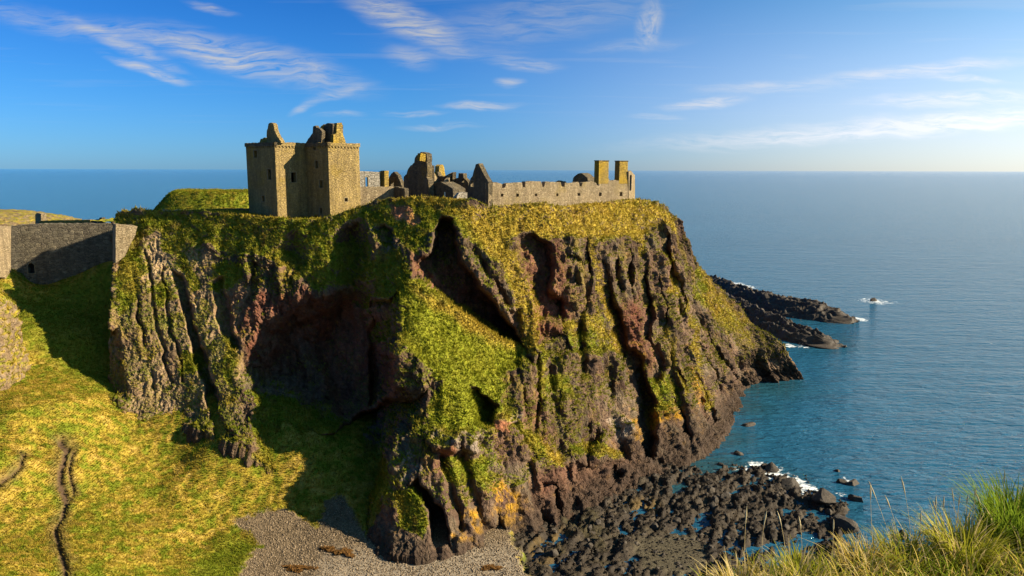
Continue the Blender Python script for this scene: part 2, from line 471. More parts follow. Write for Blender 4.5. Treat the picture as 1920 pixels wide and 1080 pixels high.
# (x, y, distance north of the viewpoint in metres)
DEPTH = [(205, 400, 158), (260, 395, 156), (330, 395, 155), (400, 397, 153), (470, 402, 151), (520, 412, 149), (580, 412, 148), (620, 412, 147.5),
         (680, 385, 148), (720, 372, 147), (760, 368, 146), (830, 368, 145), (890, 374, 144), (915, 390, 146), (1000, 380, 150), (1060, 386, 155),
         (1120, 380, 162), (1190, 373, 172), (1230, 378, 176), (1265, 405, 179), (1280, 440, 180), (1300, 490, 183), (1340, 535, 188), (1400, 600, 196),
         (1460, 650, 201), (1503, 709, 204),
         (225, 480, 149.5), (300, 480, 149.5), (380, 480, 148.5), (450, 480, 147), (215, 600, 140.0), (300, 620, 139.5), (380, 620, 139),
         (208, 740, 130.5), (270, 785, 127.3), (340, 780, 128), (430, 805, 122.5), (440, 690, 132),
         (540, 500, 144), (600, 500, 143), (600, 600, 139), (600, 700, 134), (600, 800, 127), (600, 900, 118), (480, 850, 120), (520, 760, 129),
         (700, 450, 143), (690, 560, 138), (690, 680, 131), (690, 1000, 107),
         (760, 450, 140), (760, 530, 132), (760, 590, 128.5), (762, 640, 125.5), (825, 600, 131), (830, 710, 121), (880, 640, 131.5), (975, 664, 137), (780, 760, 119.5), (742, 880, 111), (730, 1040, 101.8),
         (880, 450, 140), (900, 560, 135), (910, 700, 127.5), (900, 800, 118), (860, 900, 110), (850, 1040, 102.5),
         (1000, 470, 146), (1000, 560, 142), (1000, 660, 136), (1000, 760, 129), (1000, 860, 121), (1000, 1005, 112.5),
         (1110, 450, 156), (1110, 560, 151), (1110, 660, 146), (1110, 760, 139), (1110, 860, 131), (1110, 945, 122),
         (1200, 450, 167), (1200, 560, 161), (1200, 660, 155), (1200, 760, 149), (1215, 898, 134.5),
         (1285, 500, 177), (1285, 600, 168), (1285, 700, 160), (1290, 800, 152), (1290, 866, 143),
         (1350, 600, 184), (1350, 700, 174), (1360, 806, 160), (1400, 650, 190), (1400, 726, 196), (1460, 700, 202)]
_tps = TPS([(a, b) for a, b, c in DEPTH], [c for a, b, c in DEPTH], 400.0, 2e-4)
# hollows (+, metres back) and buttresses (-, forward): outline, depth, edge width, gradient of the depth
RELIEF = [
    # big cave hollow in the shade
    ([(440, 690), (480, 610), (540, 565), (600, 545), (650, 520), (700, 535), (738, 610), (760, 700), (765, 790), (720, 850), (640, 830), (560, 790), (460, 750)], 10, 60, ((450, 540), (570, 660))),
    ([(560, 640), (640, 560), (720, 600), (740, 720), (700, 800), (620, 780)], 3, 40, None),
    # grooves in the left slab
    ([(318, 500), (345, 520), (368, 590), (392, 680), (418, 770), (440, 830), (405, 830), (385, 740), (355, 640), (330, 570)], 6.5, 9, ((310, 600), (400, 590))),
    ([(268, 470), (276, 470), (298, 600), (330, 720), (322, 720), (290, 620)], 1.0, 3, None),
    ([(300, 500), (307, 500), (330, 640), (350, 720), (343, 720), (318, 630)], 0.9, 3, None),
    ([(392, 520), (420, 520), (440, 590), (452, 650), (430, 660), (405, 600)], 3.5, 9, ((385, 580), (440, 580))),
    ([(188, 620), (222, 610), (240, 700), (262, 770), (200, 740)], 5, 12, ((240, 690), (200, 690))),
    # grassy hollows under the keep
    ([(500, 470), (520, 430), (560, 425), (585, 450), (590, 500), (560, 520), (520, 510)], 4.2, 34, ((490, 470), (560, 465))),
    ([(610, 450), (640, 410), (690, 402), (706, 450), (700, 540), (680, 600), (640, 570), (615, 520)], 6.5, 30, ((590, 480), (670, 470))),
    ([(698, 425), (725, 418), (748, 440), (745, 472), (705, 470)], 4.0, 9, ((690, 445), (735, 445))),
    # gully between the central spur and the golden rib
    ([(815, 430), (832, 405), (858, 415), (862, 470), (880, 510), (905, 540), (940, 580), (970, 625), (990, 660), (940, 640), (880, 600), (820, 558), (770, 520), (765, 495), (800, 480), (812, 450)], 10, 12, ((750, 510), (800, 480))),
    ([(870, 540), (940, 570), (985, 640), (985, 662), (900, 612), (850, 575)], 3.0, 10, None),
    ([(945, 578), (978, 575), (990, 640), (965, 650)], 2.0, 7, None),
    # gully right of the golden rib
    ([(945, 462), (965, 440), (1000, 430), (1032, 450), (1040, 500), (1036, 545), (1062, 560), (1055, 610), (1005, 612), (990, 560), (968, 505)], 6.5, 12, ((925, 500), (1000, 500))),
    ([(1052, 470), (1075, 470), (1088, 500), (1085, 545), (1060, 550), (1048, 520)], 3.4, 8, ((1040, 500), (1080, 500))),
    ([(1035, 560), (1080, 560), (1085, 610), (1040, 625)], 2.5, 9, None),
    ([(1010, 610), (1060, 620), (1075, 660), (1040, 680), (1005, 650)], 2.5, 10, None),
    # slits among the dark columns
    ([(1118, 480), (1135, 490), (1150, 540), (1172, 600), (1178, 660), (1160, 690), (1142, 620), (1126, 560)], 5.5, 9, ((1105, 580), (1160, 580))),
    ([(1163, 465), (1178, 465), (1188, 520), (1182, 560), (1166, 510)], 3.2, 7, ((1155, 500), (1178, 500))),
    ([(1188, 450), (1203, 455), (1222, 540), (1228, 600), (1222, 650), (1204, 640), (1200, 560)], 4.2, 8, ((1180, 540), (1216, 545))),
    ([(1212, 415), (1238, 410), (1256, 450), (1268, 510), (1262, 545), (1240, 500), (1222, 460)], 4.5, 10, ((1205, 470), (1245, 470))),
    ([(1268, 520), (1284, 520), (1292, 570), (1280, 600), (1270, 560)], 2.5, 6, None),
    ([(1228, 520), (1238, 520), (1252, 600), (1244, 620)], 2.0, 5, None),
    # deep chasm down to the shore
    ([(1150, 660), (1188, 645), (1206, 690), (1228, 740), (1236, 800), (1222, 872), (1196, 868), (1180, 800), (1162, 730)], 7.5, 9, ((1130, 760), (1205, 760))),
    ([(1205, 640), (1235, 635), (1255, 690), (1245, 720), (1212, 710)], 3.6, 9, None),
    ([(1262, 690), (1275, 690), (1290, 740), (1276, 730)], 2.6, 5, None),
    # lower knolls of the spur
    ([(735, 650), (765, 640), (800, 670), (810, 725), (790, 745), (745, 738)], -2.6, 14, None),
    ([(872, 722), (900, 730), (938, 768), (930, 806), (890, 800), (870, 770)], 5.5, 10, ((865, 760), (905, 765))),
    ([(800, 820), (830, 808), (900, 805), (895, 850), (850, 858), (810, 850)], -1.8, 12, None),
    ([(930, 760), (990, 790), (1060, 850), (1060, 890), (980, 880), (930, 820)], -1.8, 22, None),
    ([(1060, 838), (1110, 825), (1165, 850), (1170, 870), (1110, 880), (1065, 870)], -2.5, 12, None),
    ([(760, 905), (785, 896), (808, 925), (832, 960), (845, 1030), (812, 1030), (798, 960), (775, 935)], 6.5, 8, ((755, 950), (805, 945))),
    ([(905, 1000), (930, 960), (945, 990), (950, 1030), (915, 1035)], 2.6, 8, None),
    ([(1020, 905), (1040, 900), (1060, 960), (1050, 985), (1030, 960)], 2.2, 8, None),
    ([(1130, 890), (1150, 870), (1165, 890), (1160, 925), (1135, 930)], 2.6, 8, None),
    ([(945, 690), (985, 660), (1003, 690), (1000, 780), (985, 800), (960, 750)], -1.5, 14, None),
    ([(1000, 640), (1012, 660), (1016, 760), (1004, 830), (996, 780), (1002, 700)], 2.5, 6, None),
    ([(1080, 860), (1110, 790), (1130, 810), (1115, 860), (1095, 880)], 2.6, 10, None),
    # shaded flank left of the spur
    ([(560, 830), (640, 800), (735, 745), (790, 742), (818, 708), (792, 770), (755, 815), (730, 870), (718, 905), (700, 960), (680, 1040), (560, 1060)], 9.0, 15, ((560, 900), (710, 870))),
    ([(690, 560), (735, 560), (752, 530), (752, 640), (736, 660), (740, 745), (690, 780)], 7.0, 12, ((670, 640), (720, 640))),
    # ribs on the seaward flank
    ([(1285, 540), (1300, 545), (1330, 640), (1390, 705), (1396, 722), (1372, 720), (1325, 660), (1298, 610)], 6.5, 10, ((1280, 600), (1330, 640))),
    ([(1345, 600), (1400, 640), (1460, 690), (1500, 712), (1420, 712), (1380, 690)], 4.5, 14, ((1420, 620), (1400, 690))),
    ([(1300, 640), (1312, 640), (1350, 720), (1362, 770), (1345, 760), (1318, 700)], 3.0, 6, None),
    ([(1250, 740), (1262, 740), (1300, 830), (1290, 840)], 2.0, 5, None),
    ([(1300, 700), (1310, 700), (1345, 790), (1335, 800)], 2.0, 5, None),
]

def resample(pts, n):
    P = np.array(pts, float)
    # columns follow the sum of rim and foot travel so that neither is starved
    w = np.r_[0, np.cumsum(np.hypot(*(np.diff(P[:, :2], axis=0).T)) * 0.5 + np.hypot(*(np.diff(P[:, 2:], axis=0).T)) * 0.5)]
    s = np.linspace(0, w[-1], n)
    return np.stack([np.interp(s, w, P[:, k]) for k in range(4)], -1)

NC, NR, NB, NF, NL = 860, 430, 46, 8, 16
cols = resample([(a[0], a[1], b[0], b[1]) for a, b in zip(RIM, FOOT)], NC)
tt = np.linspace(0, 1, NR)[:, None]
PX = cols[None, :, 0] * (1 - tt) + cols[None, :, 2] * tt
PY = cols[None, :, 1] * (1 - tt) + cols[None, :, 3] * tt
D = _tps(PX, PY)
D_SMOOTH = D.copy()
q3 = np.stack([PX / 26.0, PY / 26.0, np.zeros_like(PX)], -1)
wx, wy = fbm(q3, 3) * 9.0, fbm(q3 + 50, 3) * 9.0            # crooked outlines
edge_fade = sstep(tt, 0.0, 0.05) * np.ones_like(PX)
for poly, a, e, g in RELIEF:
    cx0 = sum(q[0] for q in poly) / len(poly); cy0 = sum(q[1] for q in poly) / len(poly)
    if cx0 > 900: a, e = a * 0.88, e * 1.5
    elif cy0 < 520: a, e = a * 0.9, e * 1.35
    D = D + a * poly_mask(PX + wx, PY + wy, poly, e, g) * edge_fade

# narrow joints and gullies: course, depth, half width
GROOVES = [([(1265, 520), (1275, 600), (1290, 690), (1310, 760), (1330, 820)], 3.0, 8), ([(1238, 600), (1258, 700), (1275, 780), (1290, 840)], 2.6, 7), ([(1310, 600), (1330, 680), (1362, 765)], 3.0, 9),
           ([(1085, 660), (1088, 760), (1100, 840)], 3.0, 9), ([(1135, 690), (1150, 780), (1168, 860)], 2.6, 8), ([(1030, 690), (1040, 790), (1046, 850)], 2.6, 8), ([(968, 680), (985, 780)], 2.0, 6), ([(1335, 610), (1385, 690)], 3.0, 8),
           ([(865, 850), (890, 940), (912, 1010)], 2.4, 8), ([(985, 870), (1010, 950), (1022, 990)], 2.6, 9), ([(1060, 885), (1078, 950)], 2.2, 8), ([(825, 860), (850, 930), (862, 990)], 2.0, 7), ([(1195, 850), (1250, 880)], 2.0, 7),
           ([(1090, 450), (1098, 520), (1085, 600), (1090, 650)], 2.6, 8), ([(1145, 470), (1158, 540)], 2.0, 6), ([(1245, 450), (1262, 530), (1268, 590)], 2.4, 7), ([(1375, 640), (1430, 700)], 2.4, 8), ([(1410, 640), (1470, 700)], 2.2, 8),
           ([(480, 500), (470, 560), (455, 620)], 2.0, 8), ([(520, 510), (512, 560)], 1.6, 7), ([(250, 500), (262, 600), (292, 730)], 1.0, 4), ([(890, 470), (915, 520), (950, 570)], 1.8, 7), ([(960, 800), (1000, 860)], 2.0, 8)]
for pts_, a_g, w_g in GROOVES:
    P_ = np.array(pts_, float); lo, hi = P_.min(0) - 40, P_.max(0) + 40
    se = (PX > lo[0]) & (PX < hi[0]) & (PY > lo[1]) & (PY < hi[1])
    dd = line_dist(PX[se] + 0.6 * wx[se], PY[se] + 0.6 * wy[se], pts_)
    vary = np.clip(0.75 + 1.1 * fbm(np.stack([PX[se] / 60.0, PY[se] / 45.0, np.full(se.sum(), a_g * 9.0)], -1), 2), 0.15, 1.3) * (0.62 if P_[:, 1].mean() > 660 else 0.95)
    D[se] += vary * a_g * (1 - sstep(dd, 0, w_g * 1.6)) - 0.35 * vary * a_g * np.exp(-((dd - 2.6 * w_g) / (1.1 * w_g)) ** 2)
# what grows where, painted as outlines: (outline, kind, strength)
GRASSY = [
    [(205, 395), (470, 398), (620, 405), (690, 380), (700, 440), (640, 520), (600, 545), (560, 510), (480, 480), (430, 475), (390, 455), (340, 470), (300, 440), (230, 470)],
    [(230, 460), (250, 450), (275, 500), (250, 560), (225, 600), (215, 560)],
    [(270, 540), (310, 520), (330, 560), (300, 580)], [(400, 480), (470, 490), (440, 540), (390, 540)],
    [(680, 385), (760, 365), (880, 368), (915, 388), (960, 470), (990, 560), (1002, 650), (985, 655), (960, 560), (930, 500), (880, 440), (840, 430), (800, 440), (780, 480), (760, 450), (700, 430)],
    [(640, 400), (700, 380), (700, 600), (660, 560), (620, 530)], [(680, 480), (760, 470), (770, 560), (700, 560)],
    [(910, 385), (1000, 375), (1190, 368), (1260, 395), (1275, 440), (1230, 420), (1200, 450), (1160, 440), (1120, 450), (1100, 440), (1050, 445), (990, 440), (940, 450)],
    [(750, 520), (785, 530), (870, 585), (985, 655), (975, 690), (930, 710), (935, 760), (980, 800), (1050, 850), (1062, 880), (1010, 870), (960, 810), (900, 800), (880, 810), (810, 805), (800, 770), (830, 720), (790, 680), (760, 640)],
    [(1290, 480), (1345, 540), (1400, 600), (1390, 620), (1340, 600), (1300, 560)],
    [(1060, 600), (1120, 580), (1150, 620), (1120, 660), (1060, 660)], [(1000, 690), (1060, 700), (1070, 740), (1010, 740)],
    [(1065, 830), (1110, 822), (1165, 850), (1160, 862), (1100, 845), (1070, 850)],
    [(820, 860), (910, 850), (920, 900), (830, 905)], [(735, 905), (775, 915), (805, 985), (790, 1010), (755, 990)],
    [(470, 735), (560, 760), (640, 800), (720, 850), (740, 900), (690, 1010), (600, 980), (480, 860)],
    [(1200, 700), (1260, 700), (1275, 760), (1220, 770)], [(830, 800), (900, 790), (890, 812), (835, 812)],
    [(690, 600), (740, 590), (735, 640), (700, 640)], [(420, 640), (440, 640), (440, 720), (425, 720)], [(330, 660), (380, 655), (385, 700), (335, 700)],
]
GOLDEN = [
    [(850, 368), (915, 388), (965, 470), (1000, 560), (1012, 660), (985, 655), (950, 530), (890, 440), (855, 400)],
    [(915, 385), (1190, 368), (1275, 410), (1275, 450), (1100, 450), (940, 450)], [(690, 366), (860, 366), (850, 385), (700, 385)],
    [(1290, 480), (1345, 540), (1400, 600), (1390, 610), (1330, 560)], [(770, 530), (860, 575), (985, 652), (960, 660), (860, 610), (800, 575)],
    [(1000, 810), (1065, 860), (1055, 880), (1020, 850)], [(210, 392), (330, 394), (330, 400), (215, 405)], [(1120, 835), (1165, 850), (1160, 862), (1125, 850)],
]
REDDISH = [([(450, 560), (560, 540), (700, 560), (760, 700), (740, 800), (620, 780), (470, 700)], 1.0), ([(960, 455), (1040, 450), (1070, 560), (1060, 620), (1000, 640), (985, 560)], .9),
           ([(770, 480), (870, 500), (980, 640), (900, 610), (800, 545)], .9), ([(1160, 570), (1200, 560), (1210, 640), (1180, 680), (1150, 640)], 1.0),
           ([(400, 560), (470, 540), (480, 640), (420, 620)], .6), ([(1190, 640), (1230, 650), (1215, 700), (1180, 690)], .8), ([(960, 760), (1010, 720), (1020, 830), (980, 830)], .5),
           ([(740, 470), (800, 480), (790, 530), (750, 520)], .7), ([(800, 840), (880, 850), (860, 890), (800, 890)], .5), ([(1000, 880), (1180, 860), (1240, 890), (1000, 1010)], .4)]
OCHRES = [[(915, 910), (960, 905), (985, 985), (950, 1000), (925, 960)], [(860, 950), (910, 955), (900, 1000), (855, 995)], [(1230, 740), (1275, 760), (1265, 790), (1220, 800)], [(1180, 640), (1190, 640), (1200, 700), (1188, 700)],
          [(1285, 690), (1300, 690), (1320, 760), (1300, 760)], [(1175, 780), (1190, 790), (1200, 830), (1186, 830)], [(840, 1000), (870, 985), (880, 1010), (850, 1015)]]
PALES = [[(800, 820), (850, 815), (900, 812), (890, 850), (830, 850)], [(740, 870), (780, 850), (790, 890), (750, 900)], [(930, 770), (965, 775), (960, 810), (935, 800)], [(1140, 780), (1180, 790), (1180, 830), (1150, 820)]]
PINKS = [[(728, 388), (770, 388), (788, 410), (770, 424), (735, 410)], [(820, 845), (850, 840), (855, 858), (825, 858)], [(930, 790), (960, 795), (950, 815), (930, 810)]]
TANS = [[(215, 470), (300, 430), (400, 480), (470, 540), (450, 800), (260, 800), (205, 700)]]

def paint(polys, px, py, e):
    m = np.zeros(px.shape)
    for p in polys:
        s = 1.0
        if isinstance(p, tuple): p, s = p
        m = np.maximum(m, s * poly_mask(px, py, p, e, None, False))
    return m
rough_n = fbm(np.stack([PX / 17.0, PY / 17.0, np.zeros_like(PX)], -1), 5, 0.62)
ppx, ppy = PX + wx * 1.3, PY + wy * 1.3
gmask = paint(GRASSY, ppx, ppy, 22)
gold = paint(GOLDEN, ppx, ppy, 26)
for pts_, w_g, g_s in (([(1098, 420), (1112, 470), (1128, 555), (1150, 625), (1154, 655)], 9, 1.0), ([(1020, 640), (1008, 700), (1014, 748)], 10, 0.3), ([(1196, 690), (1216, 740), (1224, 795)], 9, 1.0),
                       ([(1288, 560), (1300, 640), (1305, 700), (1328, 765)], 8, 0.8), ([(1252, 470), (1264, 545)], 8, 0.7), ([(1247, 610), (1262, 690), (1280, 730)], 7, 0.8), ([(1060, 610), (1110, 600), (1140, 640)], 14, 0.7),
                       ([(1330, 560), (1372, 620), (1400, 645)], 14, 0.6), ([(300, 430), (340, 480), (360, 530)], 12, 0.2), ([(1190, 420), (1200, 470)], 8, 0.9), ([(1000, 660), (1003, 600), (990, 540)], 9, 1.0)):
    st_ = 1 - sstep(line_dist(ppx, ppy, pts_), 0.5 * w_g, 1.5 * w_g)
    gmask = np.maximum(gmask, 0.85 * st_); gold = np.maximum(gold, g_s * st_)
redm = paint(REDDISH, ppx, ppy, 30); och = paint(OCHRES, ppx, ppy, 14); pal = paint(PALES, ppx, ppy, 12)
pnk = paint(PINKS, ppx, ppy, 10); tanm = paint(TANS, ppx, ppy, 30)

# ---- rows behind the rim (plateau, or the seaward back of the flank) and below the foot
P0 = unproj(PX, PY, D)
rim = P0[0]
db = (np.linspace(0, 1, NB + 1)[1:] ** 2.2 * 95.0)[:, None]
rpx = cols[None, :, 0]
ztop = np.interp(cols[:, 0], [200, 300, 340, 470, 560, 700, 900, 1190, 1240, 1290, 1500], [44, 46, 48.6, 48.2, 48.0, 49.3, 49.5, 49.0, 47.0, 30, -3])[None]
drop = np.interp(cols[:, 0], [200, 300, 340, 700, 1190, 1240, 1290, 1500], [7, 12, 14, 10, 12, 9, 8, 5])[None]
back = np.stack([rim[None, :, 0] + db * 0.03, rim[None, :, 1] + db * np.ones_like(rpx),
                 ztop + (rim[None, :, 2] - ztop) * np.exp(-(db / drop))], -1)[::-1]
foot = P0[-1]
df = np.linspace(0, 1, NF + 1)[1:, None]
under = np.stack([foot[None, :, 0] + 0 * df, foot[None, :, 1] - 1.5 * df, foot[None, :, 2] - 6.0 * df], -1)
P = np.concatenate([back, P0, under], 0)
def ext(a, vb=0.0, vf=0.0):
    return np.concatenate([np.full((NB, NC), vb), a, np.full((NF, NC), vf)], 0)
gmask, gold, redm, och, pal, pnk, tanm = [ext(a, v) for a, v in ((gmask, 1), (gold, .45), (redm, 0), (och, 0), (pal, 0), (pnk, 0), (tanm, 0))]
gmask[:NB] *= 1 - sstep(cols[None, :, 0], 1290, 1340) * np.ones((NB, 1))
rough_n = np.concatenate([np.repeat(rough_n[:1], NB, 0), rough_n, np.repeat(rough_n[-1:], NF, 0)], 0)
PXe = np.concatenate([np.repeat(PX[:1], NB, 0), PX, np.repeat(PX[-1:], NF, 0)], 0)
PYe = np.concatenate([np.repeat(PY[:1], NB, 0), PY, np.repeat(PY[-1:], NF, 0)], 0)
# left end turns the corner and runs back towards the curtain wall
left = []
for k in range(NL, 0, -1):
    d = (k / NL) ** 1.5 * 34.0
    left.append(P[:, :1] + np.array([2.2 * (1 - math.exp(-d / 3.0)) + 0.06 * d, d, -0.10 * d]))
P = np.concatenate(left + [P], 1)
def lext(a): return np.concatenate([np.repeat(a[:, :1], NL, 1), a], 1)
gmask, gold, redm, och, pal, pnk, tanm, rough_n, PXe, PYe = map(lext, (gmask, gold, redm, och, pal, pnk, tanm, rough_n, PXe, PYe))

# ---- rock relief in space: upright ribs, blocks, pebbly grain
n0 = grid_normals(P)
nsm = grid_normals(unproj(PX, PY, D_SMOOTH))          # the lie of the whole face, so that relief never mushrooms
n0[NB:NB + NR, NL:] = 0.75 * nsm + 0.25 * n0[NB:NB + NR, NL:]
n0 /= np.linalg.norm(n0, axis=-1, keepdims=True)
if n0[NB + NR // 2, NC // 2, 1] > 0: n0 = -n0
X_, Y_, Z_ = P[..., 0], P[..., 1], P[..., 2]
lean = np.interp(PXe, [200, 450, 900, 1250, 1500], [0.28, 0.1, 0.05, 0.25, 0.75])     # ribs lean over on the seaward flank
Xl = X_ + Z_ * lean
rockiness = 1 - gmask * 0.75
ribs = ridged(np.stack([Xl * 0.20, Y_ * 0.07, Z_ * 0.035], -1), 3, 0.5)
ribs2 = ridged(np.stack([Xl * 0.55 + 9, Y_ * 0.3, Z_ * 0.12], -1), 3, 0.55)
blk = fbm(np.stack([X_, Y_, Z_], -1) * 0.45, 4, 0.55)
grain = ridged(np.stack([X_, Y_, Z_], -1) * 1.5, 3, 0.6)
fine = fbm(np.stack([X_, Y_, Z_], -1) * 4.2, 2, 0.6)
crk = 1 - sstep(np.abs(vnoise(np.stack([Xl * 0.42, Y_ * 0.25, Z_ * 0.10], -1) + 0.6 * blk[..., None])), 0.0, 0.10)
crk2 = 1 - sstep(np.abs(vnoise(np.stack([X_ * 0.9, Y_ * 0.7, Z_ * 0.55], -1) + 40)), 0.0, 0.14)
lump_ = np.abs(fbm(np.stack([Xl * 1.0, Y_ * 0.8, Z_ * 0.42], -1) + 4, 3, 0.6))
grain_v = ridged(np.stack([Xl * 1.7, Y_ * 1.0, Z_ * 0.45], -1) + 13, 3, 0.6)
smooth_slab = 1 - 0.8 * tanm
wq = np.stack([Xl + 0.9 * blk, Y_ + 0.9 * fbm(np.stack([X_, Y_, Z_], -1) * 0.5 + 33, 2), Z_], -1)
wa1, wa2, wid = worley(wq / np.array([2.0, 2.0, 4.6]), 3)
wb1, wb2, wjd = worley(wq / np.array([0.75, 0.75, 1.25]), 11)
blocks = 0.30 * wid - 0.22 * (1 - sstep(wa2 - wa1, 0.0, 0.12))
chips = 0.15 * wjd - 0.10 * (1 - sstep(wb2 - wb1, 0.0, 0.18))
disp = rockiness * smooth_slab * (1.15 * ribs + 0.9 * ribs2 + 0.3 * lump_ + blocks - 0.55 * crk) + rockiness * ((1 - 0.45 * tanm) * chips + 0.30 * grain_v + 0.13 * fine)
disp = disp + (0.55 - 0.35 * gmask - 0.25 * tanm) * blk
hum = fbm(np.stack([X_, Y_, Z_ * 0.8], -1) * 0.55 + 70, 4, 0.55)
ramp_m = poly_mask(PXe, PYe, [(745, 515), (790, 530), (985, 650), (975, 690), (930, 710), (935, 760), (900, 800), (800, 800), (825, 720), (755, 640)], 20, None, False)
disp = disp + gmask * (0.62 * hum * (1 - 0.7 * ramp_m) + 0.10 * fine)
calm = sstep(PYe, 830, 900) * (1 - sstep(PXe, 940, 1040))
disp = disp * (1 - 0.5 * calm)
amp = np.ones_like(disp)
amp[:NB] = np.linspace(0.05, 0.6, NB)[:, None] * (0.35 + 0.65 * sstep(PXe[:NB], 1250, 1330))
P = P + n0 * (disp * amp)[..., None]
nrm = grid_normals(P)
if nrm[NB + NR // 2, NC // 2, 1] > 0: nrm = -nrm
slope_up = nrm[..., 2]

# ---- colour of the ground itself
g = np.clip(gmask + 0.5 * ramp_m + 0.38 * rough_n + 0.8 * (slope_up - 0.45) * (0.3 + gmask), 0, 1)
coarse_n = fbm(np.stack([X_ * 0.28, Y_ * 0.2, Z_ * 0.2], -1) + 61, 4, 0.6)
rocky_tufts = 0.9 * sstep(0.25 * rough_n + 0.9 * coarse_n + 1.1 * (slope_up - 0.42), 0.20 + 0.08 * sstep(PXe, 950, 1100), 0.36 + 0.08 * sstep(PXe, 950, 1100)) * (Z_ > 7) * (1 - 0.3 * tanm)
grass = np.maximum(sstep(g, 0.42, 0.62), rocky_tufts * (1 - redm * 0.7))
n_a = fbm(np.stack([X_, Y_, Z_], -1) * 0.16, 4, 0.6) * 0.5 + 0.5
n_b = fbm(np.stack([X_, Y_, Z_], -1) * 0.9 + 30, 4, 0.65) * 0.5 + 0.5
n_c = fbm(np.stack([Xl * 0.5, Y_ * 0.4, Z_ * 0.14], -1) + 11, 4, 0.6) * 0.5 + 0.5
rock = lerpc(PURP[None, None], GREY[None, None], sstep(n_c, 0.35, 0.7))
rock = lerpc(rock, TAN[None, None], np.clip(0.22 + 0.85 * tanm, 0, 1) * sstep(n_b, 0.25 - 0.2 * tanm, 0.65))
rock = lerpc(rock, RED[None, None], np.clip(redm * 0.9 + 0.25 * sstep(n_a, 0.5, 0.75), 0, 1) * (0.5 + 0.5 * sstep(n_c, 0.25, 0.6)))
rock = lerpc(rock, PALE[None, None] * 0.75, 0.5 * poly_mask(PXe, PYe, [(560, 640), (600, 680), (610, 760), (550, 750), (480, 720), (470, 680), (520, 690)], 30, None, False) * sstep(n_c, 0.35, 0.6))
rock = lerpc(rock, PALE[None, None], pal * sstep(n_b, 0.35, 0.6))
rock = lerpc(rock, OCHRE[None, None], np.clip(och * 1.0 * sstep(n_b, 0.35, 0.6) + 0.28 * sstep(n_b, 0.62, 0.75) * (1 - tanm), 0, 1))
rock = lerpc(rock, PINK[None, None], pnk)
n_f = fbm(np.stack([Xl * 0.34, Y_ * 0.28, Z_ * 0.055], -1) + 77, 4, 0.6) * 0.5 + 0.5
n_g = fbm(np.stack([X_, Y_, Z_], -1) * 0.10 + 55, 3) * 0.5 + 0.5
rock = 0.98 * rock * (0.62 + 0.55 * sstep(n_f, 0.25, 0.75) + 0.35 * sstep(n_g, 0.35, 0.7))[..., None]
moss = sstep(fbm(np.stack([Xl * 0.42, Y_ * 0.35, Z_ * 0.10], -1) + 140, 4, 0.6), 0.12, 0.30) * sstep(Z_, 9, 16)
rock = lerpc(rock, np.array([0.19, 0.135, 0.022])[None, None], 0.62 * moss * (1 - redm) * (0.4 + 0.6 * sstep(n_b, 0.35, 0.6)))
tide = 1 - sstep(Z_ + 2.0 * (n_b - 0.5), 1.5, 5.5)
rock = lerpc(rock, DARK[None, None], tide * 0.85)
gcol = lerpc(GREEN[None, None], OLIVE[None, None], sstep(n_b, 0.3, 0.6))
gcol = lerpc(gcol, GOLD[None, None], np.clip(gold * (0.55 + 0.6 * n_b) + 0.5 * sstep(n_a + 0.3 * (n_b - 0.5), 0.5, 0.7), 0, 1))
gcol = lerpc(gcol, DGREEN[None, None], 0.8 * sstep(n_b, 0.62, 0.78) * (1 - 0.6 * gold))
n_d = fbm(np.stack([X_, Y_, Z_], -1) * 0.55 + 90, 4, 0.6) * 0.5 + 0.5
gcol = lerpc(gcol, np.array([0.15, 0.095, 0.03])[None, None], 0.65 * sstep(n_d, 0.55, 0.75))
gcol = lerpc(gcol, np.array([0.19, 0.20, 0.014])[None, None], 0.7 * ramp_m * (1 - gold))
gcol = lerpc(gcol, OLIVE[None, None] * 0.6, 0.75 * (1 - gmask) * sstep(PXe, 900, 1050))
grass = grass * (1 - tide) * (1 - pnk)
col = lerpc(rock, gcol, grass)
V = P.reshape(-1, 3)
hl = link('headland', np_mesh('headland', V, grid_faces(*P.shape[:2]), col.reshape(-1, 3)), M_CLIFF, kind='structure',
          label='steep rocky headland with grassy ledges and dark gullies under the ruined castle')
HEAD = dict(P=P, n=nrm, grass=grass, gcol=gcol, gold=gold, gmask=gmask)

# ------------------------------------------------------------------ tufts of grass as one mass
def tufts(name, pts, nrms, colr, h, blades=3, width=0.22, label=None, parent=None, lean=0.5):
    n = len(pts)
    B = blades
    up = nrms * 0.45 + np.array([0, 0, 0.75]); up /= np.linalg.norm(up, axis=1, keepdims=True)
    V = np.empty((n, B, 3, 3)); C = np.empty((n, B, 3, 3))
    for b in range(B):
        a = rng.random(n) * 2 * np.pi
        side = np.stack([np.cos(a), np.sin(a), np.zeros(n)], -1)
        ln = np.stack([-np.sin(a), np.cos(a), -0.25 * np.ones(n)], -1) * (lean * (0.4 + rng.random(n)))[:, None]
        hh = (h * (0.6 + 0.8 * rng.random(n)))[:, None]
        base = pts + side * (rng.random((n, 1)) - 0.5) * hh * 0.5 - up * hh * 0.12
        V[:, b, 0] = base - side * hh * width; V[:, b, 1] = base + side * hh * width
        V[:, b, 2] = base + (up + ln) * hh
        k = (0.85 + 0.3 * rng.random(n))[:, None]
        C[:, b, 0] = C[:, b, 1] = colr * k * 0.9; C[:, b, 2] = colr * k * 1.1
    V = V.reshape(-1, 3)
    return link(name, np_mesh(name, V, np.arange(len(V)).reshape(-1, 3), C.reshape(-1, 3), False), M_GRASS, parent, label, 'grass' if label else None, None, 'stuff')

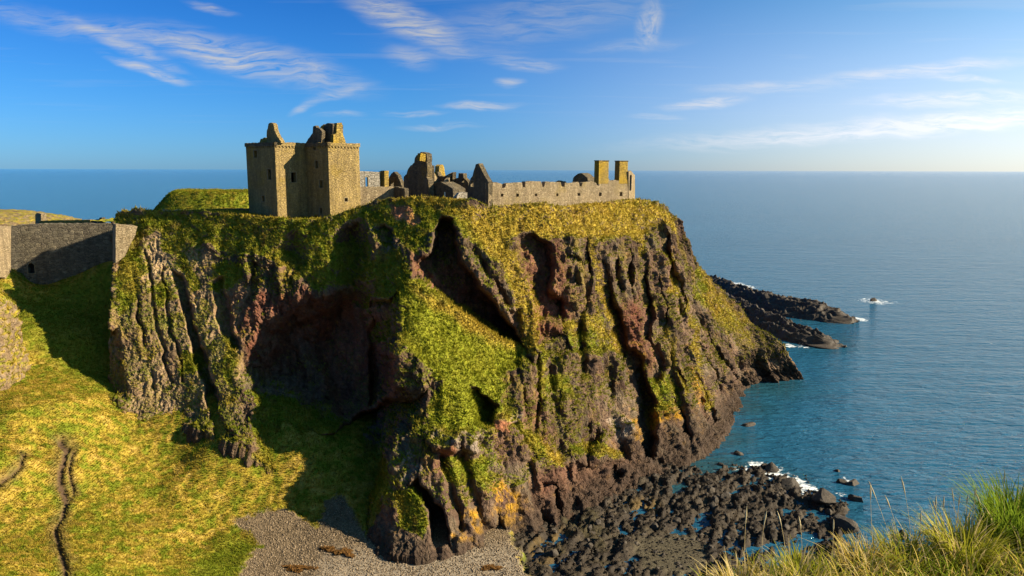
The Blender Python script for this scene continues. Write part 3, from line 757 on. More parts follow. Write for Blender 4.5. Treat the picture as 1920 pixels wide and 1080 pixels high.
def scatter_idx(weight, n):
    w = np.cumsum(weight.ravel()); r = rng.random(n) * w[-1]
    return np.searchsorted(w, r)
Pf = P.reshape(-1, 3)
cell = np.linalg.norm(np.cross(np.gradient(P, axis=0), np.gradient(P, axis=1)), axis=-1)
wgt = cell * np.clip(grass, 0, 1) ** 1.5
wgt[:NB] *= 0.25 * (db[::-1] < 40)
wgt[-NF:] = 0
idx = scatter_idx(wgt, 190000)
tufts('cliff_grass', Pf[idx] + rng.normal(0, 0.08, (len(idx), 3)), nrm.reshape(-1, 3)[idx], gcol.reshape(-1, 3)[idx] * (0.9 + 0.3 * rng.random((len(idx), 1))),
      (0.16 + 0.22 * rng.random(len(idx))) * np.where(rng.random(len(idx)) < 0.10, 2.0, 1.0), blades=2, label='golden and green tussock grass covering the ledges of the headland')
#@@PART3
# ================================================================== SLOPE, BEACH, FORESHORE
GPTS = [(0, 1080, 80), (130, 1080, 84), (250, 1080, 89), (400, 1080, 94.5), (460, 1080, 96.5), (600, 1080, 96.8), (900, 1080, 98), (1100, 1080, 98.6), (1300, 1080, 99),
        (450, 975, 110), (490, 1000, 107), (560, 960, 112), (640, 1000, 107), (700, 1020, 104.6), (850, 1030, 103.8), (950, 1030, 104.4),
        (350, 950, 110), (200, 950, 105), (50, 950, 98), (0, 950, 96), (500, 880, 118), (350, 850, 121), (200, 850, 116), (60, 850, 108), (0, 850, 104),
        (600, 850, 122), (600, 790, 129.5), (650, 930, 115), (430, 800, 122.5), (270, 770, 129), (340, 745, 131.5), (150, 760, 122), (50, 760, 116), (0, 780, 112),
        (200, 700, 138), (100, 680, 138), (30, 640, 140), (150, 600, 150), (70, 560, 156), (200, 560, 158), (60, 533, 162), (120, 522, 163), (210, 495, 166), (0, 520, 160), (-60, 560, 152), (-100, 700, 130), (-100, 900, 104)]
_g = [unproj(*p) for p in GPTS]
gxy = [(p[0], p[1]) for p in _g]; gz = [p[2] for p in _g]
for x, y, z in ((-36, 140, 12.5), (-36, 150, 11), (-25, 138, 10), (-52, 146, 14), (-44, 136, 14), (-95, 60, 16), (-60, 60, 10), (-30, 60, 2.5), (0, 60, 2), (40, 60, 1.5), (-95, 190, 38), (-60, 190, 38), (-20, 160, 20), (10, 150, 4), (-120, 120, 30), (-110, 160, 38), (0, 125, 2.5), (25, 130, 0.5), (-20, 100, 1.8), (30, 110, 0.2), (40, 90, 0.3)):
    gxy.append((x, y)); gz.append(z)
_gz = TPS(gxy, gz, 50.0, 1e-3)
GS = 0.27
gx = np.arange(-118, 62, GS); gy = np.arange(58, 186, GS)
GX, GY = np.meshgrid(gx, gy)
cx_, cy_ = np.meshgrid(np.linspace(-118, 62, 121), np.linspace(58, 186, 91))
_c = _gz(cx_, cy_)
fx = np.clip((GX + 118) / 180 * 120, 0, 119.999); fy = np.clip((GY - 58) / 128 * 90, 0, 89.999)
ix, iy = fx.astype(int), fy.astype(int); fx -= ix; fy -= iy
GZ = (_c[iy, ix] * (1 - fx) + _c[iy, ix + 1] * fx) * (1 - fy) + (_c[iy + 1, ix] * (1 - fx) + _c[iy + 1, ix + 1] * fx) * fy
gpx, gpy = project(np.stack([GX, GY, GZ], -1))
p3 = np.stack([GX, GY, np.zeros_like(GX)], -1)
nb = fbm(p3 * 0.35, 4, 0.6); nh = fbm(p3 * 0.09 + 5, 3)
ns_ = fbm(p3 * 1.3 + 8, 3, 0.6)
wpx, wpy = gpx + nb * 22 + ns_ * 8, gpy + ns_ * 10 + nb * 8
PEB = [(430, 1200), (452, 1080), (475, 1040), (492, 1020), (470, 1000), (444, 985), (470, 962), (540, 955), (575, 975), (592, 990), (612, 940), (628, 925), (648, 935), (672, 980), (692, 1010),
       (700, 900), (900, 900), (960, 1010), (985, 1030), (975, 1060), (1010, 1090), (1000, 1200)]
peb = poly_mask(wpx, wpy, PEB, 8, None, False)
REEF = [(930, 860), (960, 1015), (990, 1035), (978, 1065), (1012, 1095), (1010, 1400), (3000, 1400), (3000, 860)]
reef = poly_mask(wpx, wpy, REEF, 10, None, False)
reef = np.where((GY < 75) & (GX > -10), 1.0, reef)
reef = np.where((GX > 2) & (GY > 112), 1.0, reef)
reef = np.maximum(reef, sstep(GX, 14, 18))
peb = peb * (1 - reef)
# the foreshore: weedy slabs, gullies and pools, sinking under the sea to the right
LANDR = [(850, 800), (1180, 880), (1250, 872), (1330, 880), (1420, 872), (1500, 900), (1560, 925), (1600, 955), (1612, 985), (1575, 1010), (1600, 1060), (1680, 1200), (900, 1500), (850, 1000)]
r0x, r0y = project(np.stack([GX, GY, np.full_like(GX, 0.6)], -1))
land = poly_sd(r0x + nb * 26, r0y + ns_ * 18, LANDR)
ang = R(62)
ua, ub = GX * math.cos(ang) + GY * math.sin(ang), -GX * math.sin(ang) + GY * math.cos(ang)
slab = ridged(np.stack([ua * 0.10, ub * 0.30, np.zeros_like(ua)], -1), 4, 0.6)
lump = ridged(p3 * 0.55 + 20, 4, 0.62)
ra1, ra2, rid = worley(np.stack([ua * 0.16 + 0.3 * nb, ub * 0.42 + 0.3 * ns_, np.zeros_like(ua)], -1), 5)
rb1, rb2, rjd = worley(np.stack([ua * 0.55, ub * 0.95, np.zeros_like(ua)], -1), 9)
rz = 0.46 + 0.45 * rid + 0.5 * sstep(slab, -0.1, 0.6) - 0.7 * (1 - sstep(ra2 - ra1, 0.0, 0.22)) + 0.28 * rjd - 0.22 * (1 - sstep(rb2 - rb1, 0, 0.2)) + 0.14 * lump + 0.12 * ns_ + 0.35 * sstep(-GX, -30, 5)
rz = np.where(land > 0, rz, rz) - 2.6 * (1 - sstep(land, -30, 14))
gravel = poly_mask(wpx, wpy, [(1190, 1005), (1290, 1000), (1330, 1030), (1310, 1075), (1200, 1060)], 14, None, False)
rz = rz * (1 - gravel) + gravel * 0.35
pools = np.zeros_like(GX)
for pl in ([(1000, 1005), (1060, 985), (1080, 1000), (1040, 1020), (1000, 1030)], [(1180, 940), (1220, 935), (1230, 950), (1190, 960)], [(1010, 1040), (1045, 1040), (1040, 1052), (1008, 1054)]):
    pools = np.maximum(pools, poly_mask(wpx, wpy, pl, 12, None, False))
GZ2 = GZ * (1 - reef) + reef * rz
seaward = sstep(GX, -4, 16)
GZ2 = GZ2 - 0.6 * pools * reef
grs = (1 - peb) * (1 - reef)
GZ2 += grs * (0.40 * nb + 1.2 * nh + 0.13 * ns_) + peb * (0.10 * ns_ + 0.25 * nh)
# trodden ruts
RUTS = [[(112, 826), (126, 845), (112, 885), (110, 905), (126, 940), (118, 965), (104, 995), (110, 1030), (122, 1060), (128, 1120)],
        [(138, 850), (128, 880), (138, 925), (126, 950)], [(38, 846), (46, 850), (38, 872), (20, 890), (-10, 912)]]
rut = np.full(GX.shape, 1e9)
for k, r_ in enumerate(RUTS):
    rut = np.minimum(rut, line_dist(gpx + nb * 5, gpy + ns_ * 5, r_) * (1.0, 2.2, 1.6, 1.5)[k])
rutm = 1 - sstep(rut, 3.5, 9.5)
GZ2 -= 0.7 * rutm * grs
# turfy steps near the fork of the path
GPm = np.stack([GX, GY, GZ2], -1)
gn = grid_normals(GPm)
if gn[50, 50, 2] < 0: gn = -gn
f1 = fbm(p3 * 0.30 + 3, 5, 0.66) * 0.5 + 0.5; f2 = fbm(p3 * 1.1 + 9, 4, 0.6) * 0.5 + 0.5
gg = lerpc(GREEN[None, None], OLIVE[None, None], sstep(f2, 0.25, 0.55))
gg = lerpc(gg, GOLD[None, None], np.clip(sstep(0.45 * f1 + 0.9 * (f2 - 0.5) + 0.28, 0.34, 0.62), 0, 1) * 0.85)
gg = lerpc(gg, STRAW[None, None], 0.6 * sstep(0.5 * f1 + 0.8 * (f2 - 0.5) + 0.25, 0.55, 0.75))
gg = lerpc(gg, DGREEN[None, None], 0.6 * sstep(f2 - 0.3 * (f1 - 0.5), 0.66, 0.80))
lush = poly_mask(wpx, wpy, [(330, 1090), (400, 1010), (480, 1010), (490, 1030), (455, 1090)], 40, None, False)
lush = np.maximum(lush, poly_mask(wpx, wpy, [(100, 790), (140, 780), (150, 810), (110, 820)], 10, None, False))
lush = np.maximum(lush, 0.8 * poly_mask(wpx, wpy, [(30, 560), (220, 500), (220, 740), (120, 700), (40, 640)], 30, None, False))
gg = lerpc(gg, GREEN[None, None], lush * 0.85)
ST = np.array([0.150, 0.108, 0.066]); ST2 = np.array([0.085, 0.060, 0.035])
pc = lerpc(ST[None, None], ST2[None, None], sstep(f2, 0.35, 0.7))
pc = lerpc(pc, np.array([0.225, 0.182, 0.135])[None, None], poly_mask(wpx, wpy, [(600, 1040), (700, 1030), (980, 1020), (1000, 1200), (580, 1200)], 40, None, False))
RC = np.array([0.032, 0.024, 0.018]); RC2 = np.array([0.062, 0.047, 0.032])
rc = lerpc(RC[None, None], RC2[None, None], sstep(f2, 0.4, 0.75))
rc = lerpc(rc, np.array([0.050, 0.040, 0.017])[None, None], 0.7 * sstep(f1, 0.5, 0.7) * (1 - sstep(GX, 10, 30)))
rc = lerpc(rc, np.array([0.085, 0.070, 0.045])[None, None], gravel)
rc = lerpc(rc, np.array([0.10, 0.065, 0.025])[None, None], pools)
soil = np.array([0.075, 0.047, 0.028])
gg = lerpc(gg, np.array([0.13, 0.09, 0.035])[None, None], 0.6 * (1 - sstep(rut + 14 * nb, 8, 26)))
gcolr = lerpc(gg, np.broadcast_to(soil, gg.shape), rutm)
gcolr = lerpc(gcolr, pc, peb); gcolr = lerpc(gcolr, rc, reef)
fcs = grid_faces(*GX.shape)
def fmean(a): return a.ravel()[fcs].mean(1)
cls = np.where(fmean(reef) > 0.5, 2, np.where(fmean(peb) > 0.5, 1, np.where(fmean(rutm) > 0.6, 3, 0)))
flatV, flatC = GPm.reshape(-1, 3), gcolr.reshape(-1, 3)
for k, (nm, mt, lb) in enumerate((('grass_slope', M_TURF, 'golden grass hillside sloping down to the cove'), ('beach', M_PEBBLE, 'grey pebble beach at the head of the cove'),
                                  ('foreshore', M_REEF, 'dark weedy rock foreshore with pools at the foot of the headland'), ('path', M_SOIL, 'narrow dark trodden path winding down the grass hillside'))):
    sub = fcs[cls == k]
    u, inv = np.unique(sub, return_inverse=True)
    link(nm, np_mesh(nm, flatV[u], inv.reshape(-1, 4), flatC[u]), mt, kind='structure', label=lb)
# grass on the slope: dense nearest the viewpoint, none where nothing can see it
vis = (gpx > -60) & (gpx < 800) & (gpy < 1110)
wg = np.maximum(grs, 0.6 * sstep(1 - peb + 0.5 * ns_, 0.25, 0.6) * (1 - reef) * (peb < 0.97)) * (1 - rutm) * vis * (110.0 / GY) ** 1.0
idx = scatter_idx(np.clip(wg, 0, 1), 260000)
tp = flatV[idx] + np.c_[rng.uniform(-.15, .15, (len(idx), 2)), np.zeros(len(idx))]
tufts('hill_grass', tp, gn.reshape(-1, 3)[idx], gg.reshape(-1, 3)[idx] * (0.85 + 0.35 * rng.random((len(idx), 1))), 0.14 + 0.22 * rng.random(len(idx)), blades=2,
      label='long golden and green grass on the hillside above the cove', lean=0.8)
# loose pebbles on the beach
idx = scatter_idx(peb * (gpx > 430) * (gpx < 1010) * (gpy < 1100), 26000)
def pebbles(name, pts, r, colr, label, mat, cat='pebbles'):
    o6 = np.array([[1, 0, 0], [0, 1, 0], [-1, 0, 0], [0, -1, 0], [0, 0, 0.75], [0, 0, -0.6]], float)
    f8 = np.array([[0, 1, 4], [1, 2, 4], [2, 3, 4], [3, 0, 4], [1, 0, 5], [2, 1, 5], [3, 2, 5], [0, 3, 5]])
    n = len(pts)
    a = rng.random(n) * 6.28
    sc = r[:, None] * (0.7 + 0.6 * rng.random((n, 3)))
    v = o6[None] * sc[:, None] * (0.8 + 0.4 * rng.random((n, 6, 1)))
    c, s = np.cos(a)[:, None], np.sin(a)[:, None]
    v = np.stack([v[..., 0] * c - v[..., 1] * s, v[..., 0] * s + v[..., 1] * c, v[..., 2]], -1) + pts[:, None]
    fa = (f8[None] + (np.arange(n) * 6)[:, None, None]).reshape(-1, 3)
    return link(name, np_mesh(name, v.reshape(-1, 3), fa, np.repeat(colr, 6, 0), False), mat, None, label, cat, None, 'stuff')
tone = rng.random((len(idx), 1))
pebbles('beach_shingle', flatV[idx] + np.c_[rng.uniform(-.13, .13, (len(idx), 2)), np.full(len(idx), .02)], 0.05 + 0.11 * rng.random(len(idx)) ** 2,
        np.array([[0.195, 0.146, 0.098]]) * (0.45 + 0.95 * tone), 'loose grey shingle strewn over the beach', M_PEBBLE)
idx = scatter_idx(reef * (GZ2 > -0.1) * (land > -10) * (gpy < 1110) * (1 - pools), 11000)
pebbles('weedy_rubble', flatV[idx] + np.c_[rng.uniform(-.13, .13, (len(idx), 2)), np.full(len(idx), .02)], 0.06 + 0.22 * rng.random(len(idx)) ** 3,
        np.array([[0.032, 0.025, 0.019]]) * (0.5 + 0.9 * rng.random((len(idx), 1))), 'small dark rubble covering the weedy foreshore', M_REEF)

def ground_z(x, y):
    i = int(np.clip(round((y - 58) / GS), 0, len(gy) - 1)); j = int(np.clip(round((x + 118) / GS), 0, len(gx) - 1))
    return float(GZ2[i, j])

# ================================================================== SEA
def sea_lines(lo, hi, step, far, start=None):
    d = np.arange(lo, hi + step / 2, step)
    g_, e = [], step
    while sum(g_) < far: e *= 1.32; g_.append(e)
    g_ = np.cumsum(g_)
    return np.r_[(lo - g_)[::-1], d, hi + g_]
sx = sea_lines(-20, 175, 0.9, 70000); sy = sea_lines(80, 400, 1.3, 90000)
sy = sy[sy > -400]
SX, SY = np.meshgrid(sx, sy)
FOAM = [(1430, 882, 7.5, 1.0), (1462, 893, 6.5, 1.0), (1400, 884, 5, .8), (1490, 905, 5, .9), (1512, 917, 5, 1.0), (1535, 925, 4, .8), (1590, 900, 3.0, .8), (1575, 925, 3, .7), (1590, 945, 3, .5), (1640, 565, 16, .8), (1668, 566, 12, .6), (1610, 563, 12, .5),
        (1370, 533, 16, 1.0), (1395, 538, 12, .9), (1605, 598, 9, .9), (1455, 585, 12, .55), (1500, 605, 10, .45), (1440, 615, 8, .8), (1465, 632, 9, .8), (1480, 648, 7, .8), (1505, 650, 4, .8), (1500, 714, 6, .5), (1385, 795, 3, .5), (1380, 830, 3, .6), (1385, 853, 3, .4),
        (1430, 715, 10, .25), (1340, 800, 6, .25), (1300, 868, 8, .35), (1345, 890, 7, .45), (1565, 880, 2.0, .6)]
fo = np.zeros_like(SX)
for (fx_, fy_, r_, s_) in FOAM:
    c = at_z(fx_, fy_, 0)
    fo = np.maximum(fo, s_ * (1 - sstep(np.hypot((SX - c.x), (SY - c.y) * 0.8) / r_, 0.15, 1.0)))
# shallow water over the rocks and sand
shal = np.zeros_like(SX)
for (fx_, fy_, r_, s_) in ((1290, 880, 16, .9), (1350, 880, 14, .8), (1420, 720, 22, .7), (1390, 760, 14, .6), (1480, 730, 16, .35), (1450, 900, 14, .5), (1540, 640, 25, .4), (1500, 600, 18, .3), (1350, 820, 12, .6), (1250, 900, 14, .9), (1560, 960, 10, .3), (1500, 960, 14, .2)):
    c = at_z(fx_, fy_, 0)
    shal = np.maximum(shal, s_ * (1 - sstep(np.hypot(SX - c.x, SY - c.y) / r_, 0.2, 1.0)))
sea_me = np_mesh('sea', np.stack([SX, SY, np.zeros_like(SX)], -1).reshape(-1, 3), grid_faces(*SX.shape)[:, ::-1],
                 np.stack([fo, shal, np.zeros_like(fo)], -1).reshape(-1, 3))
def sea_mat():
    m, t = new_mat('sea_water')
    at_ = t.node('ShaderNodeAttribute', attribute_name='col').outputs['Color']
    sp_ = t.node('ShaderNodeSeparateColor', ins={0: at_})
    pos = t.node('ShaderNodeNewGeometry').outputs['Position']
    swell = t.mapping(pos, rot=(0, 0, R(-14)), sc=(0.035, 0.16, 1))
    chop = t.mapping(pos, rot=(0, 0, R(-22)), sc=(0.22, 0.70, 1))
    big = t.mapping(pos, rot=(0, 0, R(6)), sc=(0.0016, 0.009, 1))
    n1 = t.noise(swell, 1.0, 3, 0.55, 0.3); n2 = t.noise(chop, 1.0, 4, 0.6, 0.4); n3 = t.noise(big, 1.0, 4, 0.6, 0.2)
    h = t.math('ADD', t.math('MULTIPLY', n1, 1.3), t.math('MULTIPLY', n2, 0.85))
    bp = t.node('ShaderNodeBump', ins={'Strength': 1.0, 'Distance': 1.25, 'Height': h})
    deep = t.mix(n3, (0.011, 0.068, 0.130), (0.018, 0.095, 0.172))
    c = t.mix(sp_.outputs[1], deep, (0.016, 0.058, 0.075))
    fn = t.noise(pos, 0.55, 6, 0.68, 1.2)
    thr = t.math('SUBTRACT', 0.86, t.math('MULTIPLY', sp_.outputs[0], 0.52))
    fm = t.node('ShaderNodeMapRange', ins={0: fn, 1: thr, 2: t.math('ADD', thr, 0.12), 3: 0.0, 4: 1.0}).outputs[0]
    fm = t.math('MULTIPLY', fm, t.math('GREATER_THAN', sp_.outputs[0], 0.01))
    c = t.mix(fm, c, (0.75, 0.78, 0.80))
    ro = t.math('ADD', 0.10, t.math('MULTIPLY', fm, 0.7))
    finish(t, c, ro, bp.outputs[0], 0.18, {'IOR': 1.333})
    return m
link('sea', sea_me, sea_mat(), kind='structure', label='calm blue sea reaching to the horizon')

# ================================================================== SKERRIES AND ROCKS
M_DARK = rock_mat('wet_dark_rock', [(0.020, 0.016, 0.014), (0.042, 0.032, 0.026), (0.078, 0.058, 0.041)], 0.8)
M_WEED = rock_mat('weed_covered_rock', [(0.022, 0.017, 0.013), (0.050, 0.038, 0.028), (0.090, 0.068, 0.047)], 1.6)
def skerry(name, spine, label, seed):
    """long ridge of rock: (x, y seen at the water line, height, half width)"""
    pts = [(at_z(a, b, 0), h, w) for a, b, h, w in spine]
    L = np.r_[0, np.cumsum([(pts[i + 1][0] - pts[i][0]).length for i in range(len(pts) - 1)])]
    n, m = 190, 64
    s = np.linspace(0, L[-1], n)
    cx = np.interp(s, L, [p[0].x for p in pts]); cy = np.interp(s, L, [p[0].y for p in pts])
    hh = np.interp(s, L, [p[1] for p in pts]); ww = np.interp(s, L, [p[2] for p in pts])
    tx, ty = np.gradient(cx), np.gradient(cy); k = np.hypot(tx, ty); tx, ty = tx / k, ty / k
    v = np.linspace(-1.25, 1.25, m)[None]
    prof = 1 - np.abs(v) ** 1.35
    PP = np.stack([cx[:, None] - ty[:, None] * v * ww[:, None], cy[:, None] + tx[:, None] * v * ww[:, None], hh[:, None] * prof], -1)
    q = PP * np.array([1, 1, 1.0])
    w_ = fbm(q * 0.10 + seed, 3)
    along = np.stack([s[:, None] * 0.05 + 0 * v, v * ww[:, None] * 0.35 + 0 * s[:, None], w_ * 1.5], -1)
    PP[..., 2] = 0.8 * PP[..., 2] + (0.9 + 0.25 * hh[:, None]) * ridged(along + seed, 4, 0.6) + 1.5 * ridged(q * 0.33 + seed, 5, 0.66) - 0.7
    PP[..., :2] += 1.2 * np.stack([fbm(q * 0.3 + seed + 3, 3), fbm(q * 0.3 + seed + 9, 3)], -1)
    c0 = PP[n // 2, m // 2].copy(); c0[2] = 0
    o = link(name, np_mesh(name, (PP - c0).reshape(-1, 3), grid_faces(n, m)), M_DARK, None, label, 'skerry')
    o.location = c0
    return o
skerry('skerry', [(1320, 540, 7, 9), (1400, 566, 6.5, 9), (1470, 583, 6, 10), (1530, 593, 6.5, 9), (1575, 600, 4, 7), (1606, 600, -1, 3)],
       'long dark rock ridge farther out, its end nearest the lone surf rock', 3.0)
skerry('skerry', [(1300, 560, 8, 8), (1380, 590, 7, 8), (1440, 612, 5, 7), (1500, 634, 4.5, 7), (1545, 645, 3.5, 6), (1580, 645, -1.2, 3)],
       'long dark rock ridge lying nearer, between the farther ridge and the headland tip', 8.0)

def rock_mesh(seed, sub=3, rough=0.5):
    bm = bmesh.new()
    bmesh.ops.create_icosphere(bm, subdivisions=sub, radius=1.0)
    V = np.array([v.co[:] for v in bm.verts])
    d = 1 + rough * (0.55 * fbm(V * 0.9 + seed * 5.1, 3) + 0.35 * ridged(V * 1.7 + seed * 3.3, 3))
    V = V * d[:, None] * np.array([1, 1, 0.75])
    # chop a few flat faces, as broken rock has
    r = np.random.default_rng(seed)
    for _ in range(11):
        n = r.normal(size=3); n[2] = abs(n[2]) * 0.6; n /= np.linalg.norm(n)
        dd = V @ n - r.uniform(0.5, 0.75)
        V -= np.where(dd > 0, dd, 0)[:, None] * n * 0.95
    for v, c in zip(bm.verts, V): v.co = c
    me = bpy.data.meshes.new('rock'); bm.to_mesh(me); bm.free()
    me.materials.append(M_WEED)
    return me
ROCKS = [rock_mesh(k + 1, 3, 0.55) for k in range(7)]
def rock(name, x, y, z, r, label, cat='rock', group=None, flat=1.0, k=None, mat=None):
    me = ROCKS[random.randrange(len(ROCKS)) if k is None else k]
    o = bpy.data.objects.new(name, me); COL.objects.link(o)
    o.location = (x, y, z); o.rotation_euler = (random.uniform(-.25, .25), random.uniform(-.25, .25), random.uniform(0, 6.28))
    rr = r if isinstance(r, tuple) else (r * random.uniform(.8, 1.25), r * random.uniform(.8, 1.25), r * random.uniform(.65, 1.0) * flat)
    o.scale = rr
    if mat:
        o.material_slots[0].link = 'OBJECT'; o.material_slots[0].material = mat
    return tag(o, label, cat, group)
for (x, y, w, h, lab) in [
        (1638, 564, 2.3, 1.9, 'lone dark rock ringed by white surf far out in the blue sea'),
        (1401, 798, 1.9, 0.75, 'small dark rock awash off the foot of the headland, upper of three'),
        (1386, 852, 1.6, 0.7, 'small dark flat rock awash below the headland foot, middle of three'),
        (1352, 872, 1.0, 0.5, 'tiny dark rock breaking the water beside the boulder jumble'),
        (1598, 908, 1.6, 1.1, 'twin-topped dark rock in surf at the seaward edge of the foreshore'),
        (1578, 905, 1.2, 0.9, 'small knobbly rock just left of the twin-topped surf rock'),
        (1605, 938, 1.7, 1.2, 'rounded dark rock standing alone in the water right of the reef'),
        (1570, 883, 0.9, 0.4, 'tiny pale-topped rock barely breaking the surface beyond the reef'),
        (1693, 1006, 1.4, 1.3, 'dark boulder in the water just above the foreground grass'),
        (1740, 1000, 1.2, 0.7, 'low weedy rock in the water right of the dark boulder above the grass')]:
    p = at_z(x, y, 0)
    rock('sea_rock', p.x, p.y, 0.1, (w, w * 0.7, h), lab)
p = unproj(1242, 818, 150.0); # pale boulder lodged on the shore rocks
rock('pale_boulder', p[0], p[1] - 4.0, p[2] - 0.3, (1.5, 1.1, 0.9), 'pale whitish boulder lodged on the dark rocks at the cliff foot', 'boulder', mat=rock_mat('pale_rock', [(0.22, 0.2, 0.16), (0.42, 0.38, 0.3), (0.55, 0.5, 0.4)], 1.5))
# boulders of the jumble
BPOLY = [(1010, 1000), (1100, 945), (1240, 888), (1300, 870), (1420, 868), (1500, 905), (1560, 925), (1600, 965), (1570, 1010), (1500, 1010), (1440, 1060), (1330, 1075), (1200, 1075), (1040, 1075), (980, 1050)]
nbld = 0
def BZONE(x, y):
    if y < 905: k = ('small dark boulder standing in the shallows at the seaward edge of the jumble', 'boulders in the shallows')
    elif x < 1120: k = ('dark boulder near the brown pool where the foreshore meets the pebbles', 'boulders by the brown pool')
    elif x > 1420: k = ('dark weedy boulder on the right-hand reef slabs beside the sea', 'boulders on the right-hand reef')
    elif y > 1000: k = ('dark weedy boulder around the gravel patch at the bottom of the foreshore', 'boulders around the gravel patch')
    else: k = ('dark weedy boulder in the middle of the foreshore jumble below the cliff', 'boulders of the middle foreshore')
    return k[0], 'boulder', k[1]
while nbld < 150:
    x, y = random.uniform(980, 1610), random.uniform(865, 1078)
    if poly_sd(np.array([x]), np.array([y]), BPOLY)[0] < 0: continue
    p = at_z(x, y, 0.4)
    z = ground_z(p.x, p.y)
    if z < -0.9: continue
    r = random.choice((0.3, 0.35, 0.45, 0.55, 0.8)) * random.uniform(0.8, 1.25) * (0.8 if y < 900 else 1.0)
    rock('boulder', p.x, p.y, z + 0.12 * r, r, *BZONE(x, y))
    nbld += 1
for (x, y, r, lab) in [(1362, 935, 2.0, 'largest squarish brown boulder standing out of the foreshore jumble'), (1330, 925, 1.2, 'rounded boulder just left of the largest squarish boulder'),
                       (1480, 910, 2.2, 'high dark reef block at the seaward edge beside the surf'), (1545, 945, 2.6, 'broad dark reef block at the right end of the foreshore'), (1575, 985, 2.6, 'broad weedy reef slab nearest the foreground grass'),
                       (1030, 1030, 1.1, 'dark round boulder beside the brown pool on the beach'), (1010, 1032, 0.8, 'smaller dark boulder left of the pool boulder on the beach'), (1445, 880, 1.6, 'low black rock in the middle of the white surf patch')]:
    p = at_z(x, y, 0.3)
    rock('reef_boulder', p.x, p.y, max(ground_z(p.x, p.y), -0.2) + 0.2 * r, (r, r * 0.85, r * 0.75), lab, 'boulder')
# heaps of cast-up weed on the beach
M_KELP = rock_mat('cast_up_weed', [(0.06, 0.03, 0.012), (0.14, 0.065, 0.018), (0.20, 0.11, 0.03)], 3.0, 0.9, 0.1)
for (x, y, w, d, lab) in [(645, 1043, 2.4, 1.5, 'heap of rusty brown seaweed on the pebbles, larger of two'), (615, 1038, 1.5, 0.8, 'small heap of rusty brown seaweed left of the larger one'),
                          (920, 1062, 2.2, 0.9, 'dark strip of seaweed on the pebbles near the foreshore rocks'), (560, 1070, 3.0, 1.2, 'straggling brown seaweed drift at the bottom edge of the beach')]:
    p = at_z(x, y, 1.6); z = ground_z(p.x, p.y)
    n = 500
    a_ = rng.random(n) * 6.28; r_ = np.sqrt(rng.random(n)) * (0.55 + 0.3 * np.sin(a_ * 3 + x) + 0.25 * np.sin(a_ * 5 + y))
    bx, by = r_ * np.cos(a_) * w, r_ * np.sin(a_) * d
    pv = np.stack([bx, by, 0.30 * (1 - r_ ** 2) * rng.random(n)], -1)
    a2 = rng.random(n) * 6.28; s2 = np.stack([np.cos(a2), np.sin(a2), 0.3 * rng.normal(size=n)], -1) * 0.28; t2 = np.stack([-np.sin(a2), np.cos(a2), 0.5 * rng.random(n)], -1) * 0.11
    q = np.stack([pv - s2, pv + t2, pv + s2 + [0, 0, .05], pv - t2], 1).reshape(-1, 3)
    o = link('seaweed_heap', np_mesh('seaweed_heap', q, np.arange(len(q)).reshape(-1, 4), None, False), M_KELP, None, lab, 'seaweed')
    o.location = (p.x, p.y, z + 0.03)

# ================================================================== LEFT CRAG AND FAR HEADLAND
def crag(name, cx, cy, z0, z1, rx, ry, label, seed, mat, kind='structure', n=200, m=150, grassy=0.3, rockc=None):
    th = np.linspace(0, 2 * np.pi, n)[None]; v = np.linspace(0, 1, m)[:, None]
    rad = np.sqrt(np.clip(1 - (np.clip(v - 0.55, 0, 1) / 0.45) ** 2.2, 0, 1)) * (1.25 - 0.3 * v)
    PP = np.stack([cx + rx * rad * np.cos(th), cy + ry * rad * np.sin(th), z0 + (z1 - z0) * v + 0 * th], -1)
    nn = np.stack([np.cos(th) + 0 * v, np.sin(th) + 0 * v, 0.4 * v + 0 * th], -1)
    q = PP.copy(); q[:, -1] = q[:, 0]
    dsp = 1.6 * ridged(q * np.array([.16, .16, .05]) + seed, 3) + 1.0 * ridged(q * 0.35 + seed, 4, 0.6) + 0.35 * fbm(q * 1.5 + seed, 3)
    dsp[:, -1] = dsp[:, 0]
    PP = PP + nn * dsp[..., None] * (rx / 14.0) ** 0.5 * np.clip(1.15 - v, 0, 1)[..., None] ** 0.3
    nz = grid_normals(PP)
    nz = nz * np.sign(nz[m // 2, n // 4, 1] * 1.0)
    up = np.abs(nz[..., 2])
    k = fbm(PP * 0.5 + seed, 4, 0.6)
    gr = sstep(up + 0.5 * k + grassy - 0.5, 0.2, 0.5)
    kb = fbm(PP * 1.3 + seed, 4, 0.6) * 0.5 + 0.5
    rk = lerpc((rockc if rockc is not None else GREY)[None, None], PALE[None, None], 0.4 * sstep(kb, 0.4, 0.7))
    gc = lerpc(OLIVE[None, None], GOLD[None, None], sstep(kb, 0.35, 0.65))
    cc = lerpc(rk, gc, gr)
    ob = link(name, np_mesh(name, PP.reshape(-1, 3), grid_faces(m, n), cc.reshape(-1, 3)), mat, kind=kind, label=label)
    return PP, nz, gr, gc
cr = at(-85, 700, 128)
PPc, nzc, grc, gcc = crag('crag', cr.x, cr.y, 12, 42.5, 8.8, 9.0, 'lichened rock crag at the left edge beside the hillside', 4.0, M_CLIFF, grassy=0.52, rockc=TAN * 0.75)
idx = scatter_idx(np.clip(grc, 0, 1), 9000)
nzu = nzc.reshape(-1, 3)[idx]; nzu = nzu * np.sign(nzu[:, 2:3] + 1e-6)
tufts('crag_grass', PPc.reshape(-1, 3)[idx], nzu, gcc.reshape(-1, 3)[idx], 0.25 + 0.25 * rng.random(len(idx)), label='golden tufts growing on the crag at the left edge')
fh = at(-60, 400, 400)
